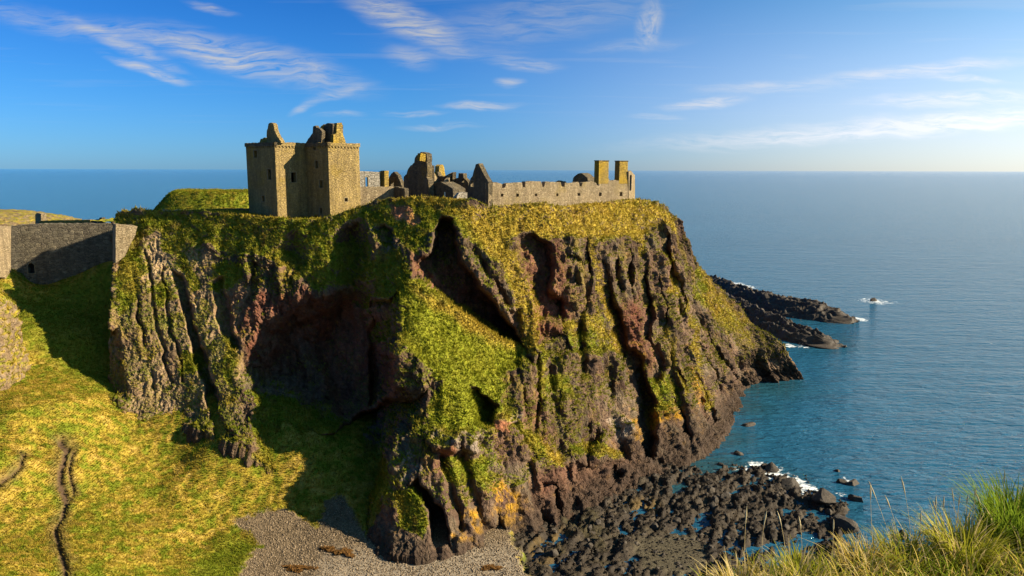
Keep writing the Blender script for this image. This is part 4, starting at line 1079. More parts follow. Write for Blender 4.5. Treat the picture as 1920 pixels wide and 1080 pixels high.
crag('far_headland', fh.x - 12, fh.y + 20, -5, 34.6, 60, 60, 'brown sunlit cliff headland in the distance behind the curtain wall', 14.0, M_CLIFF, grassy=-0.08, rockc=TAN * 0.55)
#@@PART4
# ================================================================== CASTLE
M_KEEP = masonry_mat('keep_rubble', [(0.210, 0.148, 0.060), (0.262, 0.188, 0.074), (0.225, 0.160, 0.072), (0.290, 0.210, 0.088)], 0.32, (0.28, 0.188, 0.026), 3.2, zl=(50.0, 58.0))
M_SHADE_RUBBLE = masonry_mat('shade_toned_rubble', [(0.081, 0.065, 0.047), (0.122, 0.098, 0.065), (0.096, 0.077, 0.052), (0.148, 0.115, 0.070)], 0.26, (0.296, 0.185, 0.022), 2.2)  # dark tones carry the shade of the left-facing walls in the colour
M_LICH = masonry_mat('lichened_rubble', [(0.20, 0.140, 0.045), (0.28, 0.195, 0.05), (0.24, 0.165, 0.05)], 0.6, (0.34, 0.215, 0.022), 2.4)
M_RANGE = masonry_mat('range_wall_rubble', [(0.220, 0.166, 0.100), (0.290, 0.222, 0.136), (0.250, 0.185, 0.116), (0.330, 0.258, 0.162)], 0.34, (0.26, 0.185, 0.050), 3.2, zl=(50.5, 55.5))
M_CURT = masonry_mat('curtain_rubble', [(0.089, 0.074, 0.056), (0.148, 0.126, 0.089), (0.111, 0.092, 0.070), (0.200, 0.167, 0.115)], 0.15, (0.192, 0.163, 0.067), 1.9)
M_PLAST = masonry_mat('weathered_harling', [(0.222, 0.200, 0.170), (0.266, 0.237, 0.200), (0.244, 0.222, 0.192)], 0.1, (0.222, 0.185, 0.104), 1.4)
M_FRAME = flat_mat('dressed_window_stone', (0.19, 0.15, 0.09))
M_WINDOW_DARK = flat_mat('painted_window_dark', (0.05, 0.045, 0.04))  # dark colour standing in for shade behind the curtain wall window
M_WOOD = flat_mat('weathered_post_wood', (0.5, 0.46, 0.4))

def plane_uv(px, py, A, B):
    """pixel ray meets the upright plane through ground points A, B: (metres along AB, height)"""
    d = ray(px, py); d = (float(d[0]), float(d[1]), float(d[2]))
    ex, ey = B[0] - A[0], B[1] - A[1]; L = math.hypot(ex, ey); ex, ey = ex / L, ey / L
    nx, ny = -ey, ex
    k = (A[0] * nx + A[1] * ny) / (d[0] * nx + d[1] * ny)
    return ((d[0] * k - A[0]) * ex + (d[1] * k - A[1]) * ey, CAMZ + d[2] * k)

def gxy_at(px, Y):
    p = at(px, 380, Y); return (p.x, p.y)

def ragged(out, amp, zmin, step=0.55):
    r = []
    n = len(out)
    for i in range(n):
        (u0, z0), (u1, z1) = out[i], out[(i + 1) % n]
        k = max(1, int(math.hypot(u1 - u0, z1 - z0) / step))
        for j in range(k):
            t = j / k
            u, z = u0 + (u1 - u0) * t, z0 + (z1 - z0) * t
            if z > zmin and amp:
                u += random.uniform(-amp, amp) * 0.6; z += random.uniform(-amp, amp)
            r.append((u, z))
    return r

def slab_mesh(name, A, B, outer, holes, thick, off=0.0, org=(0, 0, 0)):
    """upright slab along A-B; its face lies on the plane, its thickness goes away from the viewpoint"""
    ex, ey = B[0] - A[0], B[1] - A[1]; L = math.hypot(ex, ey); ex, ey = ex / L, ey / L
    nx, ny = -ey, ex
    if nx * A[0] + ny * A[1] < 0: nx, ny = -nx, -ny          # pointing away from the viewpoint
    rings = [outer] + list(holes)
    flat = [q for r_ in rings for q in r_]
    tris = tessellate_polygon([[Vector((u, z, 0)) for u, z in r_] for r_ in rings])
    def pt(u, z, d): return (A[0] + ex * u + nx * d - org[0], A[1] + ey * u + ny * d - org[1], z - org[2])
    verts = [pt(u, z, off) for u, z in flat] + [pt(u, z, off + thick) for u, z in flat]
    n = len(flat)
    faces = [tuple(t) for t in tris] + [tuple(i + n for i in reversed(t)) for t in tris]
    s = 0
    for r_ in rings:
        m = len(r_)
        for i in range(m):
            a, b = s + i, s + (i + 1) % m
            faces.append((a, b, b + n, a + n))
        s += m
    bm = bmesh.new()
    vs = [bm.verts.new(v) for v in verts]
    for f in faces:
        try: bm.faces.new([vs[i] for i in f])
        except ValueError: pass
    bmesh.ops.recalc_face_normals(bm, faces=bm.faces)
    me = bpy.data.meshes.new(name); bm.to_mesh(me); bm.free()
    return me

def box_mesh(name, c, ax, ay, hx, hy, z0, z1, org=(0, 0, 0), taper=0.0, jit=0.0):
    bm = bmesh.new()
    bmesh.ops.create_cube(bm, size=2.0)
    for v in bm.verts:
        k = 1 - taper * (v.co.z > 0)
        x, y = v.co.x * hx * k, v.co.y * hy * k
        z = z1 if v.co.z > 0 else z0
        v.co = (c[0] + ax[0] * x + ay[0] * y - org[0] + random.uniform(-jit, jit), c[1] + ax[1] * x + ay[1] * y - org[1] + random.uniform(-jit, jit), z - org[2] + random.uniform(-jit, jit))
    bmesh.ops.bevel(bm, geom=bm.edges[:], offset=min(0.06, hx * 0.2, hy * 0.2), segments=1, affect='EDGES')
    me = bpy.data.meshes.new(name); bm.to_mesh(me); bm.free()
    return me

def rect_hole(px0, py0, px1, py1, A, B, arch=False):
    a = plane_uv(px0, py1, A, B); b = plane_uv(px1, py0, A, B)
    u0, u1, z0, z1 = min(a[0], b[0]), max(a[0], b[0]), min(a[1], b[1]), max(a[1], b[1])
    if not arch: return [(u0, z0), (u1, z0), (u1, z1), (u0, z1)]
    um, w = (u0 + u1) / 2, (u1 - u0) / 2
    return [(u0, z0), (u1, z0)] + [(um + w * math.cos(t), z1 - w + w * math.sin(t)) for t in np.linspace(0, math.pi, 7)]

def frame_mesh(name, A, B, hole, org, w=0.14, proud=0.05, deep=0.25):
    u = [q[0] for q in hole]; z = [q[1] for q in hole]
    cu, cz = (min(u) + max(u)) / 2, (min(z) + max(z)) / 2
    big = [(cu + (a - cu) * (1 + 2 * w / (max(u) - min(u))), cz + (b - cz) * (1 + 2 * w / (max(z) - min(z)))) for a, b in hole]
    sm = [(cu + (a - cu) * 0.96, cz + (b - cz) * 0.98) for a, b in hole]
    return slab_mesh(name, A, B, big, [sm], deep, -proud, org)

def ruin(name, A, B, outline_px, label, cat, mat, holes=(), thick=1.1, rag=0.16, base=3.0, parent=None, frames=False, arch=False, part=None):
    out = [plane_uv(x, y, A, B) for x, y in outline_px]
    zs = [q[1] for q in out]; zlow = min(zs)
    out = ragged(out, rag, zlow + 0.8)
    out = [(u, z - base if z < zlow + 0.3 else z) for u, z in out]
    hs = [rect_hole(*h, A, B, arch) for h in holes]
    if parent is None:
        org = (A[0], A[1], zlow)
        root = empty(name, org, label, cat)
        part = part or 'wall'
    else:
        root = parent; org = tuple(parent.location)
    w = link(part or name, slab_mesh(part or name, A, B, out, hs, thick, 0, org), mat, root)
    if frames:
        for h in hs: link('window_frame', frame_mesh('window_frame', A, B, h, org), M_FRAME, w)
    return root, w

# ------------------------------------------------------------------ the keep (L-plan tower house)
TH = R(50)
d1 = np.array([math.cos(TH), math.sin(TH)]); d2 = np.array([math.sin(TH), -math.cos(TH)])   # d1: along the lit faces, d2: along the shaded ones, towards us
pB = np.array(gxy_at(520, 151.0))
def px_of(p): return float(project(np.array([[p[0], p[1], 56.0]]))[0][0])
def solve(p, d, target):
    lo, hi = 0.5, 30.0
    s = 1 if px_of(p + d * 1) > px_of(p) else -1
    for _ in range(50):
        m = (lo + hi) / 2
        if s * (px_of(p + d * m) - target) < 0: lo = m
        else: hi = m
    return p + d * lo
pA = solve(pB, -d2, 464.0)
pC = solve(pB, d1, 575.0)
pE = solve(pC, d2, 617.0)
pF = solve(pE, d1, 675.0)
LAB = np.linalg.norm(pB - pA)
pG = pA + d1 * float((pF - pA) @ d1)
ZT = plane_uv(520, 270, pA, pB)[1]
ZB = 46.0
KORG = (float(pB[0]), float(pB[1]), 48.0)
keep = empty('tower_keep', KORG, 'tall square stone tower keep with golden lit faces and broken gables', 'castle tower')
wins = {0: [(476, 282, 482, 296), (502, 317, 508, 337), (491, 367, 496, 378)], 1: [(546, 323, 555, 342)], 2: [(587, 273, 592, 281), (591, 301, 596, 316), (599, 338, 605, 352), (599, 390, 604, 402)], 3: [(646, 371, 652, 378)], 4: [], 5: []}
corners = [pA, pB, pC, pE, pF, pG]
for i in range(6):
    a, b = corners[i], corners[(i + 1) % 6]
    L = float(np.linalg.norm(b - a))
    hs = [rect_hole(*h, a, b) for h in wins[i]] if i < 4 else []
    ex = (b - a) / L; inn = np.array([-ex[1], ex[0]])      # counter-clockwise footprint: left of travel is inside
    # face on the outline, thickness inward; butt each wall against its neighbour
    rings = [[(0, ZB), (L, ZB), (L, ZT - 0.05), (0, ZT - 0.05)]] + hs
    flat = [q for r_ in rings for q in r_]
    tris = tessellate_polygon([[Vector((u, z, 0)) for u, z in r_] for r_ in rings])
    bm = bmesh.new(); T = 1.0
    n = len(flat)
    def pt(u, z, d):
        uu = min(max(u, 0.0), L)
        if d: # mitre the ends (concave corner the other way)
            if u <= 0.001: uu = T if i != 2 else -T
            if u >= L - 0.001: uu = L - T if i != 1 else L + T
        q = a + ex * uu + inn * d
        return (q[0] - KORG[0], q[1] - KORG[1], z - KORG[2])
    vs = [bm.verts.new(pt(u, z, 0)) for u, z in flat] + [bm.verts.new(pt(u, z, T)) for u, z in flat]
    s = 0
    fl = [tuple(t) for t in tris] + [tuple(k + n for k in t) for t in tris]
    for r_ in rings:
        m = len(r_)
        for k in range(m): fl.append((s + k, s + (k + 1) % m, s + (k + 1) % m + n, s + k + n))
        s += m
    for f in fl: bm.faces.new([vs[k] for k in f])
    bmesh.ops.recalc_face_normals(bm, faces=bm.faces)
    me = bpy.data.meshes.new('wall'); bm.to_mesh(me); bm.free()
    w = link('wall', me, M_KEEP, keep)
    for h in hs:
        org = KORG
        link('window_frame', frame_mesh('window_frame', a, b, h, org, 0.10, 0.03, 0.2), M_FRAME, w)
    # parapet with a ragged, worn top, carried on a corbel course
    pr = 0.17
    out = []
    ks = max(3, int(L / 0.45))
    for k in range(ks + 1): out.append((-pr + (L + 2 * pr) * k / ks if i not in (1, 2) else (0 if i == 2 else -pr) + (L + pr) * k / ks, ZT + 0.38 + random.uniform(-0.09, 0.09)))
    out = [(out[0][0], ZT - 0.34)] + out + [(out[-1][0], ZT - 0.34)]
    me = slab_mesh('parapet', tuple(a - inn * pr), tuple(b - inn * pr), out, [], 0.7, 0, KORG) if i in (0, 1, 2, 3) else None
    if me: link('parapet', me, M_SHADE_RUBBLE if i in (0, 2) else M_KEEP, keep)  # darker stone on the two shaded sides: shade put into the colour
    if i < 4:
        bm = bmesh.new()
        k = 0.4
        while k < L - 0.2:
            q = a + ex * k - inn * 0.06
            m4 = Matrix(((ex[0], -ex[1], 0, q[0] - KORG[0]), (ex[1], ex[0], 0, q[1] - KORG[1]), (0, 0, 1, ZT - 0.47 - KORG[2]), (0, 0, 0, 1))) @ Matrix.Diagonal((0.26, 0.26, 0.28, 1))
            bmesh.ops.create_cube(bm, size=1.0, matrix=m4); k += 0.78
        me = bpy.data.meshes.new('corbel_course'); bm.to_mesh(me); bm.free()
        link('corbel_course', me, M_KEEP, keep, kind='stuff')
# unseen deck added over the top so that the inside stays dark
bm = bmesh.new()
ins = [q for q in corners]
bm.faces.new([bm.verts.new((q[0] - KORG[0], q[1] - KORG[1], ZT - 0.35 - KORG[2])) for q in ins])
me = bpy.data.meshes.new('light_block_deck'); bm.to_mesh(me); bm.free()
link('light_block_deck', me, M_SHADE_RUBBLE, keep)
def keep_slab(nm, A, B, pts, mat, thick, rag=0.1):
    out = [plane_uv(x, y, A, B) for x, y in pts]
    out = ragged(out, rag, ZT + 0.4, 0.5)
    return link(nm, slab_mesh(nm, A, B, out, [], thick, 0, KORG), mat, keep)
off = lambda p, a, b: p + d1 * a - d2 * b
# left gable with its chimney head, standing on the A-B side
gA, gB = off(pA, 0.9, -0.6), off(pB, 0.9, 0.2)
keep_slab('gable', gA, gB, [(500, 268), (500, 244), (502, 240), (503, 232), (508, 229), (513, 234), (515, 244), (520, 255), (526, 264), (527, 268)], M_KEEP, 0.9)
keep_slab('chimney_stub', gA, gB, [(486, 268), (489, 261), (495, 258), (500, 261), (500, 268)], M_LICH, 0.8)
# wing: sloping gable, cap house and chimney gable
hA, hB = off(pC, 0.6, 3.5), off(pE, 0.6, 0.8)
keep_slab('gable', hA, hB, [(572, 270), (578, 261), (586, 250), (587, 237), (591, 235), (594, 240), (600, 241), (604, 246), (602, 270)], M_SHADE_RUBBLE, 0.8)
keep_slab('gable', off(pE, 1.6, 4.5), off(pF, 0.2, 4.5), [(598, 270), (601, 245), (605, 236), (610, 232), (613, 233), (613, 270)], M_LICH, 0.6)
keep_slab('cap_house', off(pC, 2.4, 2.0), off(pE, 2.4, 1.0), [(604, 270), (606, 235), (612, 231), (624, 233), (624, 270)], M_SHADE_RUBBLE, 2.6)
keep_slab('chimney_gable', off(pE, 1.4, 0.9), off(pF, -0.4, 0.9), [(625, 270), (625, 252), (631, 250), (632, 231), (641, 230), (642, 237), (640, 240), (643, 252), (647, 262), (649, 270)], M_LICH, 0.9, 0.06)

# ------------------------------------------------------------------ the other ruins, left to right
def G(px, Y): return gxy_at(px, Y)
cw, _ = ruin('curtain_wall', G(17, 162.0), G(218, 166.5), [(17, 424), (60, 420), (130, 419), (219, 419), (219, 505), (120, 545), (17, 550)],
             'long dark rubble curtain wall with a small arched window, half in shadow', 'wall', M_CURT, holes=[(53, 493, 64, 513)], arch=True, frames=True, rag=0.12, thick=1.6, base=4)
link('window_dark_panel', slab_mesh('window_dark_panel', G(17, 162.0), G(218, 166.5), [(plane_uv(48, 520, G(17, 162.0), G(218, 166.5))[0], plane_uv(48, 520, G(17, 162.0), G(218, 166.5))[1]), (plane_uv(70, 520, G(17, 162.0), G(218, 166.5))[0], plane_uv(48, 520, G(17, 162.0), G(218, 166.5))[1]), (plane_uv(70, 486, G(17, 162.0), G(218, 166.5))[0], plane_uv(48, 486, G(17, 162.0), G(218, 166.5))[1]), (plane_uv(48, 486, G(17, 162.0), G(218, 166.5))[0], plane_uv(48, 486, G(17, 162.0), G(218, 166.5))[1])], [], 0.2, 1.62, tuple(cw.location)), M_WINDOW_DARK, cw)  # added dark panel that paints the darkness seen through the window
ruin('wall_return', G(-40, 150), G(20.5, 161.8), [(-40, 424), (20.5, 424), (20.5, 520), (-40, 520)], 'pale sunlit wall end at the left edge joining the curtain wall', 'wall', M_RANGE, rag=0.1, thick=1.4, base=5)
ruin('retaining_wall', G(217, 147.2), G(259, 149.6), [(217, 421), (240, 423), (258, 424), (254, 440), (243, 462), (234, 480), (217, 494)], 'short sunlit retaining wall under the grassy corner of the headland', 'wall', M_RANGE, rag=0.08, thick=3.5, base=0.0)
ruin('distant_wall', G(74, 186), G(169, 183), [(74, 414), (110, 413), (169, 412), (169, 425), (74, 425)], 'low ochre-topped wall seen beyond the curtain wall', 'wall', M_LICH, rag=0.06, thick=1.0, base=8)
ruin('distant_pillar', G(66, 188), G(77, 186.5), [(66, 402), (69, 399), (75, 400), (77, 402), (77, 425), (66, 425)], 'stone pillar at the left end of the low ochre-topped wall', 'pillar', M_RANGE, rag=0.03, thick=1.3, base=8)
ruin('distant_wall_end', G(168.5, 184), G(191, 179), [(169, 413), (185, 411), (187, 408), (191, 408), (191, 425), (169, 425)], 'dark wall end with upright stone beyond the curtain wall', 'wall', M_SHADE_RUBBLE, rag=0.04, thick=0.8, base=8)
ruin('plateau_wall', G(292, 163), G(342, 167), [(292, 397), (310, 393), (342, 393), (342, 403), (292, 403)], 'pale tumbled wall along the top of the headland left of the keep', 'wall', M_RANGE, rag=0.2, thick=1.0, base=3)
ruin('plateau_wall', G(341, 172), G(470, 168), [(341, 394), (400, 392), (470, 391), (470, 405), (341, 405)], 'long low shaded wall running from the pale wall to the keep', 'wall', M_SHADE_RUBBLE, rag=0.1, thick=1.0, base=3)
# roofless harled house beside the keep
hs_, w = ruin('harled_house', G(674, 186), G(713, 189), [(674, 321), (690, 321), (713, 323), (713, 356), (674, 356)], 'roofless grey harled house with one tall window right of the keep', 'house', M_PLAST, holes=[(685, 332, 690, 350)], rag=0.04, thick=0.7, base=3, frames=True)
ruin('x', G(713, 189), G(717, 193), [(713, 323), (717, 323), (717, 356), (713, 356)], None, None, M_SHADE_RUBBLE, rag=0, thick=0.6, parent=hs_, part='side_wall')
ruin('x', G(709, 190.5), G(721, 189), [(709, 323), (714, 320), (721, 320), (721, 345), (709, 345)], None, None, M_LICH, rag=0.03, thick=1.4, base=1, parent=hs_, part='chimney')
ruin('rubble_wall', G(668, 160), G(739, 163.5), [(668, 351), (700, 350), (720, 349), (739, 350), (739, 368), (668, 368)], 'low pale rubble wall in sun between the keep and the dark gable', 'wall', M_RANGE, rag=0.12, thick=0.9, base=3)
ruin('rubble_wall', G(739, 163.5), G(759, 158.5), [(739, 350), (750, 352), (759, 354), (759, 370), (739, 370)], 'low shaded rubble wall turning towards the dark stepped gable', 'wall', M_SHADE_RUBBLE, rag=0.12, thick=0.9, base=3)
ruin('rounded_ruin', G(718, 197), G(755, 189), [(718, 356), (727, 338), (732, 328), (738, 322), (744, 326), (749, 338), (754, 350), (755, 356)], 'dark rounded gable stump behind the low rubble wall', 'ruin', M_SHADE_RUBBLE, holes=[(733, 341, 738, 350)], rag=0.2, thick=1.0, base=2)
bg_, w = ruin('tall_gable', G(757, 174), G(800, 166), [(757, 332), (762, 327), (764, 319), (770, 311), (777, 305), (778, 297), (781, 291), (786, 290), (789, 285), (795, 286), (800, 288), (801, 299), (800, 305), (801, 314), (801, 322), (800, 331), (803, 338), (804, 352), (805, 372), (757, 372)],
              'tallest broken dark gable of the ruins with yellow-lichened chimney top', 'ruin', M_SHADE_RUBBLE, rag=0.12, thick=1.3, base=3)
ruin('x', G(787, 164.4), G(799, 165.6), [(787, 301), (789, 287), (798, 289), (798, 299), (797, 303)], None, None, M_LICH, rag=0.08, thick=1.1, base=0, parent=bg_, part='chimney')
st_, w = ruin('stepped_ruin', G(799, 181), G(807, 178), [(799, 310), (807, 310), (807, 360), (799, 360)], 'narrow stepped ruin just right of the tallest gable', 'ruin', M_SHADE_RUBBLE, rag=0.05, thick=1.0, base=3)
ruin('x', G(807, 178), G(824, 183), [(807, 312), (813, 312), (814, 323), (818, 331), (823, 341), (824, 356), (807, 356)], None, None, M_RANGE, rag=0.12, thick=0.9, base=2, parent=st_, part='buttress')
ruin('chimney_stump', G(821, 189), G(836, 193), [(821, 332), (823, 320), (824, 312), (828, 308), (832, 311), (834, 322), (836, 332)], 'yellow lichened chimney stump between the two tall gables', 'chimney', M_LICH, rag=0.12, thick=1.2, base=4)
vr, w = ruin('v_topped_wall', G(820, 184), G(849, 177), [(820, 322), (823, 330), (833, 331), (842, 326), (849, 323), (849, 360), (820, 360)], 'dark wall with a dipped top below the chimney stump', 'ruin', M_SHADE_RUBBLE, rag=0.1, thick=0.9, base=3)
ruin('x', G(833, 174.5), G(852, 179), [(833, 346), (838, 339), (845, 330), (851, 324), (852, 358), (838, 356)], None, None, M_RANGE, rag=0.08, thick=0.8, base=1, parent=vr, part='lit_wall')
sh_, w = ruin('gabled_shed', G(806, 168), G(850, 162), [(806, 351), (812, 346), (820, 341), (827, 341), (840, 348), (849, 354), (850, 373), (806, 373)], 'low grey gabled building in shade behind the grassy rim', 'building', M_SHADE_RUBBLE, rag=0.04, thick=3.5, base=3)
db_, w = ruin('dark_block', G(850, 178), G(878, 172), [(850, 336), (859, 333), (860, 325), (868, 325), (869, 333), (874, 338), (878, 342), (878, 372), (850, 372)], 'dark roofless block with a small chimney between shed and right gable', 'ruin', M_SHADE_RUBBLE, holes=[(866, 336, 870, 342)], rag=0.08, thick=1.0, base=3)
ruin('pale_rubble', G(853, 158), G(876, 160), [(853, 371), (858, 364), (866, 361), (876, 360), (876, 374), (853, 374)], 'small pale tumbled wall at the foot of the dark block', 'wall', M_PLAST, rag=0.16, thick=0.9, base=2)
# the long range: gable end, front wall with notches and windows, east house with two chimneys
fw = [(916, 343), (930, 342), (941, 344), (942, 353), (947, 352), (949, 344), (965, 343), (979, 342), (980, 351), (984, 351), (985, 341), (1000, 339), (1015, 340), (1017, 351), (1021, 350), (1023, 341), (1038, 341), (1051, 342), (1053, 349), (1058, 350), (1060, 342),
      (1070, 343), (1085, 341), (1087, 349), (1091, 349), (1093, 342), (1108, 340), (1118, 342), (1119, 348), (1123, 348), (1123, 336), (1142, 335), (1142, 338), (1161, 338), (1161, 334), (1178, 333), (1178, 378), (1060, 392), (916, 396)]
RA, RB = G(915.5, 150.0), G(1178.5, 171.0)
lr, w = ruin('ruined_range', RA, RB, fw, 'long pale roofless range with notched wall top, gable end and two tall chimneys', 'castle range', M_RANGE,
             holes=[(939, 363, 944, 369), (968, 363, 973, 369), (1003, 363, 1007, 368), (1043, 363, 1047, 368), (1083, 362, 1088, 367), (1123, 361, 1128, 368), (1162, 360, 1167, 368)], rag=0.10, thick=1.2, base=3, frames=False)
ruin('x', G(877, 157.5), RA, [(877, 352), (882, 335), (886, 330), (889, 318), (892, 308), (897, 307), (902, 316), (907, 327), (912, 336), (915.5, 341), (915.5, 394), (877, 376)], None, None, M_SHADE_RUBBLE, holes=[(883, 340, 888, 350)], rag=0.1, thick=1.0, base=2, parent=lr, part='gable_end', frames=True)
lorg = tuple(lr.location)
e = np.array(RB) - np.array(RA); e /= np.linalg.norm(e); nn = np.array([-e[1], e[0]])
for x0, x1, ytop in ((1122.5, 1142, 302), (1161, 1178, 302.5)):
    u0, z1 = plane_uv(x0, ytop, RA, RB); u1, _z = plane_uv(x1, ytop, RA, RB); zb = plane_uv(x0, 338, RA, RB)[1]
    c = np.array(RA) + e * (u0 + u1) / 2 + nn * 0.75
    ch = link('chimney', box_mesh('chimney', c, e, nn, (u1 - u0) / 2 - 0.03, 0.8, zb - 0.8, z1, lorg, 0.03), M_LICH, lr)
    link('cap', box_mesh('cap', c, e, nn, (u1 - u0) / 2 + 0.06, 0.9, z1 - 0.02, z1 + 0.18, lorg, 0.05), M_SHADE_RUBBLE, ch)
ruin('x', G(1178.8, 171.3), G(1190.5, 179), [(1178.8, 322), (1183, 320), (1187, 325), (1190.5, 329), (1190.5, 376), (1178.8, 376)], None, None, M_RANGE, holes=[(1180, 328, 1184.5, 358)], rag=0.03, thick=0.6, base=2, parent=lr, part='gable_end')
ruin('x', G(1147, 183), G(1166, 175.5), [(1147, 342), (1153, 337), (1160, 326), (1166, 322), (1166, 350), (1147, 350)], None, None, M_SHADE_RUBBLE, rag=0.1, thick=0.8, base=4, parent=lr, part='inner_gable')
bk = [np.array(RA) + nn * 6.5 + e * 2, np.array(RB) + nn * 6.5]
ruin('x', tuple(bk[0]), tuple(bk[1]), [(935, 345), (1000, 346), (1045, 343), (1052, 338), (1060, 340), (1065, 346), (1150, 347), (1150, 375), (935, 385)], None, None, M_SHADE_RUBBLE, rag=0.12, thick=1.0, base=3, parent=lr, part='rear_wall')
ruin('domed_ruin', G(1072, 196), G(1104, 192), [(1072, 348), (1074, 335), (1079, 328), (1088, 325), (1096, 328), (1101, 334), (1104, 348)], 'dark rounded ruin top rising behind the long range wall', 'ruin', M_SHADE_RUBBLE, rag=0.18, thick=3.0, base=5)
for px, y0, y1, Y, lb in ((763, 360, 369, 160, 'short pale post before the tallest gable'), (834, 360, 370, 156, 'short pale post before the grey shed')):
    p = at(px, y1, Y); q = at(px, y0, Y)
    o = link('post', box_mesh('post', (0, 0), (1, 0), (0, 1), 0.13, 0.11, -0.8, q.z - p.z, (0, 0, 0), 0.1), M_WOOD, None, lb, 'post')
    o.location = p
# grassy mound on the plateau behind
mx, my = np.meshgrid(np.linspace(-1.4, 1.4, 240), np.linspace(-1.4, 1.4, 160))
c = at(425, 380, 192)
rr = np.sqrt(np.abs(mx) ** 2.6 + np.abs(my) ** 2.6)
MP = np.stack([c.x + mx * 17.5, c.y + my * 14, 46.0 + 6.6 * (1 - sstep(rr, 0.55, 1.15)) + 0 * mx], -1)
MP[..., 2] += 0.35 * fbm(MP * 0.5, 3) + 0.2 * fbm(MP * 1.5, 2)
kb = fbm(MP * 0.8, 4, 0.6) * 0.5 + 0.5
mc = lerpc(GREEN[None, None], OLIVE[None, None], sstep(kb, 0.3, 0.6)); mc = lerpc(mc, GOLD[None, None], 0.6 * sstep(kb, 0.5, 0.75))
link('grass_mound', np_mesh('grass_mound', MP.reshape(-1, 3), grid_faces(160, 240)[:, ::-1], mc.reshape(-1, 3)), M_TURF, kind='structure', label='low green grassy mound on the plateau left of the keep')
idx = scatter_idx((MP[..., 1] < c.y + 4) * (MP[..., 2] > 47), 16000)
tufts('mound_grass', MP.reshape(-1, 3)[idx] + rng.uniform(-.3, .3, (16000, 3)) * [1, 1, .2], np.tile([0, 0, 1.0], (16000, 1)), mc.reshape(-1, 3)[idx], 0.18 + 0.22 * rng.random(16000), label='grass growing on the mound left of the keep')
#@@PART5
# ================================================================== NEAR CLIFFTOP AND ITS GRASS
def near_edge(x):
    """how far north the near turf reaches"""
    return np.interp(x, [-40, -6, 0, 0.7, 1.1, 1.7, 2.3, 3.0, 3.6, 5, 9, 40], [0.6, 0.9, 1.2, 3.0, 3.9, 4.3, 4.6, 4.9, 5.3, 6.0, 6.6, 8])
def near_z(x, y):
    e = near_edge(x)
    top = 56.05 + np.interp(x, [-10, 0.8, 1.2, 2.2, 3.0, 3.6, 5.0, 20], [0, 0.0, -0.15, -0.28, -0.32, -0.28, -0.05, 0.1]) - 0.05 * np.clip(y, 0, 9)
    d = y - e
    z = top - 0.10 * np.exp(np.clip(d, -9, 0) / 0.5) - np.where(d > 0, 2.2 * d ** 1.05, 0)
    return np.maximum(z, 1.0)
xs = np.unique(np.r_[np.linspace(-60, -2, 40), np.arange(-2, 9, 0.09), np.linspace(9, 60, 36)])
ys = np.unique(np.r_[np.linspace(-30, 0, 24), np.arange(0, 9.5, 0.09), np.linspace(9.5, 60, 60)])
NX, NY = np.meshgrid(xs, ys)
NZ = near_z(NX, NY)
q = np.stack([NX, NY, NZ], -1)
NZ = NZ + 0.05 * fbm(q * 2.5, 3) + np.where(NY > near_edge(NX) + 1.5, 0.8 * fbm(q * 0.3, 3), 0)
NP_ = np.stack([NX, NY, NZ], -1)
k = fbm(q * 1.3, 4) * 0.5 + 0.5
nc_ = lerpc(np.array([0.10, 0.085, 0.02])[None, None], np.array([0.20, 0.15, 0.035])[None, None], k)
nc_ = np.where((NY > near_edge(NX) + 2.5)[..., None], lerpc(PURP[None, None], OLIVE[None, None], k), nc_)
link('clifftop', np_mesh('clifftop', NP_.reshape(-1, 3), grid_faces(*NX.shape)[:, ::-1], nc_.reshape(-1, 3)), M_TURF, kind='structure', label='grassy cliff edge in the near foreground')

def blades(pts, h, w, az, bend, colr, seg=4):
    """curved tapering ribbons; returns verts, faces, colours"""
    n = len(pts)
    t = np.linspace(0, 1, seg + 1)
    V = np.empty((n, seg + 1, 2, 3)); C = np.empty((n, seg + 1, 2, 3))
    side = np.stack([-np.sin(az), np.cos(az), np.zeros(n)], -1); out = np.stack([np.cos(az), np.sin(az), np.zeros(n)], -1)
    for k, tk in enumerate(t):
        c = pts + out * (bend * h * tk ** 2)[:, None] + np.array([0, 0, 1.0]) * (h * (tk - 0.35 * bend * tk ** 2.5))[:, None]
        ww = (w * (1 - tk ** 1.6) * 0.5 + 0.0004)[:, None]
        V[:, k, 0], V[:, k, 1] = c - side * ww, c + side * ww
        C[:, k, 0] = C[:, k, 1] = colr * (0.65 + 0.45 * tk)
    b = (np.arange(n) * (seg + 1) * 2)[:, None]
    f = np.concatenate([np.stack([b + 2 * k, b + 2 * k + 1, b + 2 * k + 3, b + 2 * k + 2], -1) for k in range(seg)], 1).reshape(-1, 4)
    return V.reshape(-1, 3), f, C.reshape(-1, 3)

G1 = np.array([0.17, 0.24, 0.02]); G2 = np.array([0.33, 0.32, 0.03]); G3 = np.array([0.54, 0.40, 0.075]); G4 = np.array([0.60, 0.47, 0.22])
def sward(n, cond=None):
    x = rng.uniform(0.4, 6.5, n * 2); y = near_edge(x) + 0.35 - 3.2 * rng.random(n * 2) ** 1.3
    x, y = x[:n], y[:n]
    return x, np.maximum(y, 0.6)
x, y = sward(21000)
xe = rng.uniform(-5, 16, 26000); ye = near_edge(xe) + 0.35 - 6.0 * rng.random(26000)
ke = ~((xe > 0.4) & (xe < 6.5) & (ye > near_edge(xe) - 2.4)) & (np.hypot(xe, ye) > 1.6)
x, y = np.r_[x, xe[ke]], np.r_[y, ye[ke]]
z = near_z(x, y)
cl = fbm(np.stack([x * 1.6, y * 1.6, 0 * x], -1), 3) * 0.5 + 0.5
cl2 = fbm(np.stack([x * 4, y * 4, 0 * x + 9], -1), 3) * 0.5 + 0.5
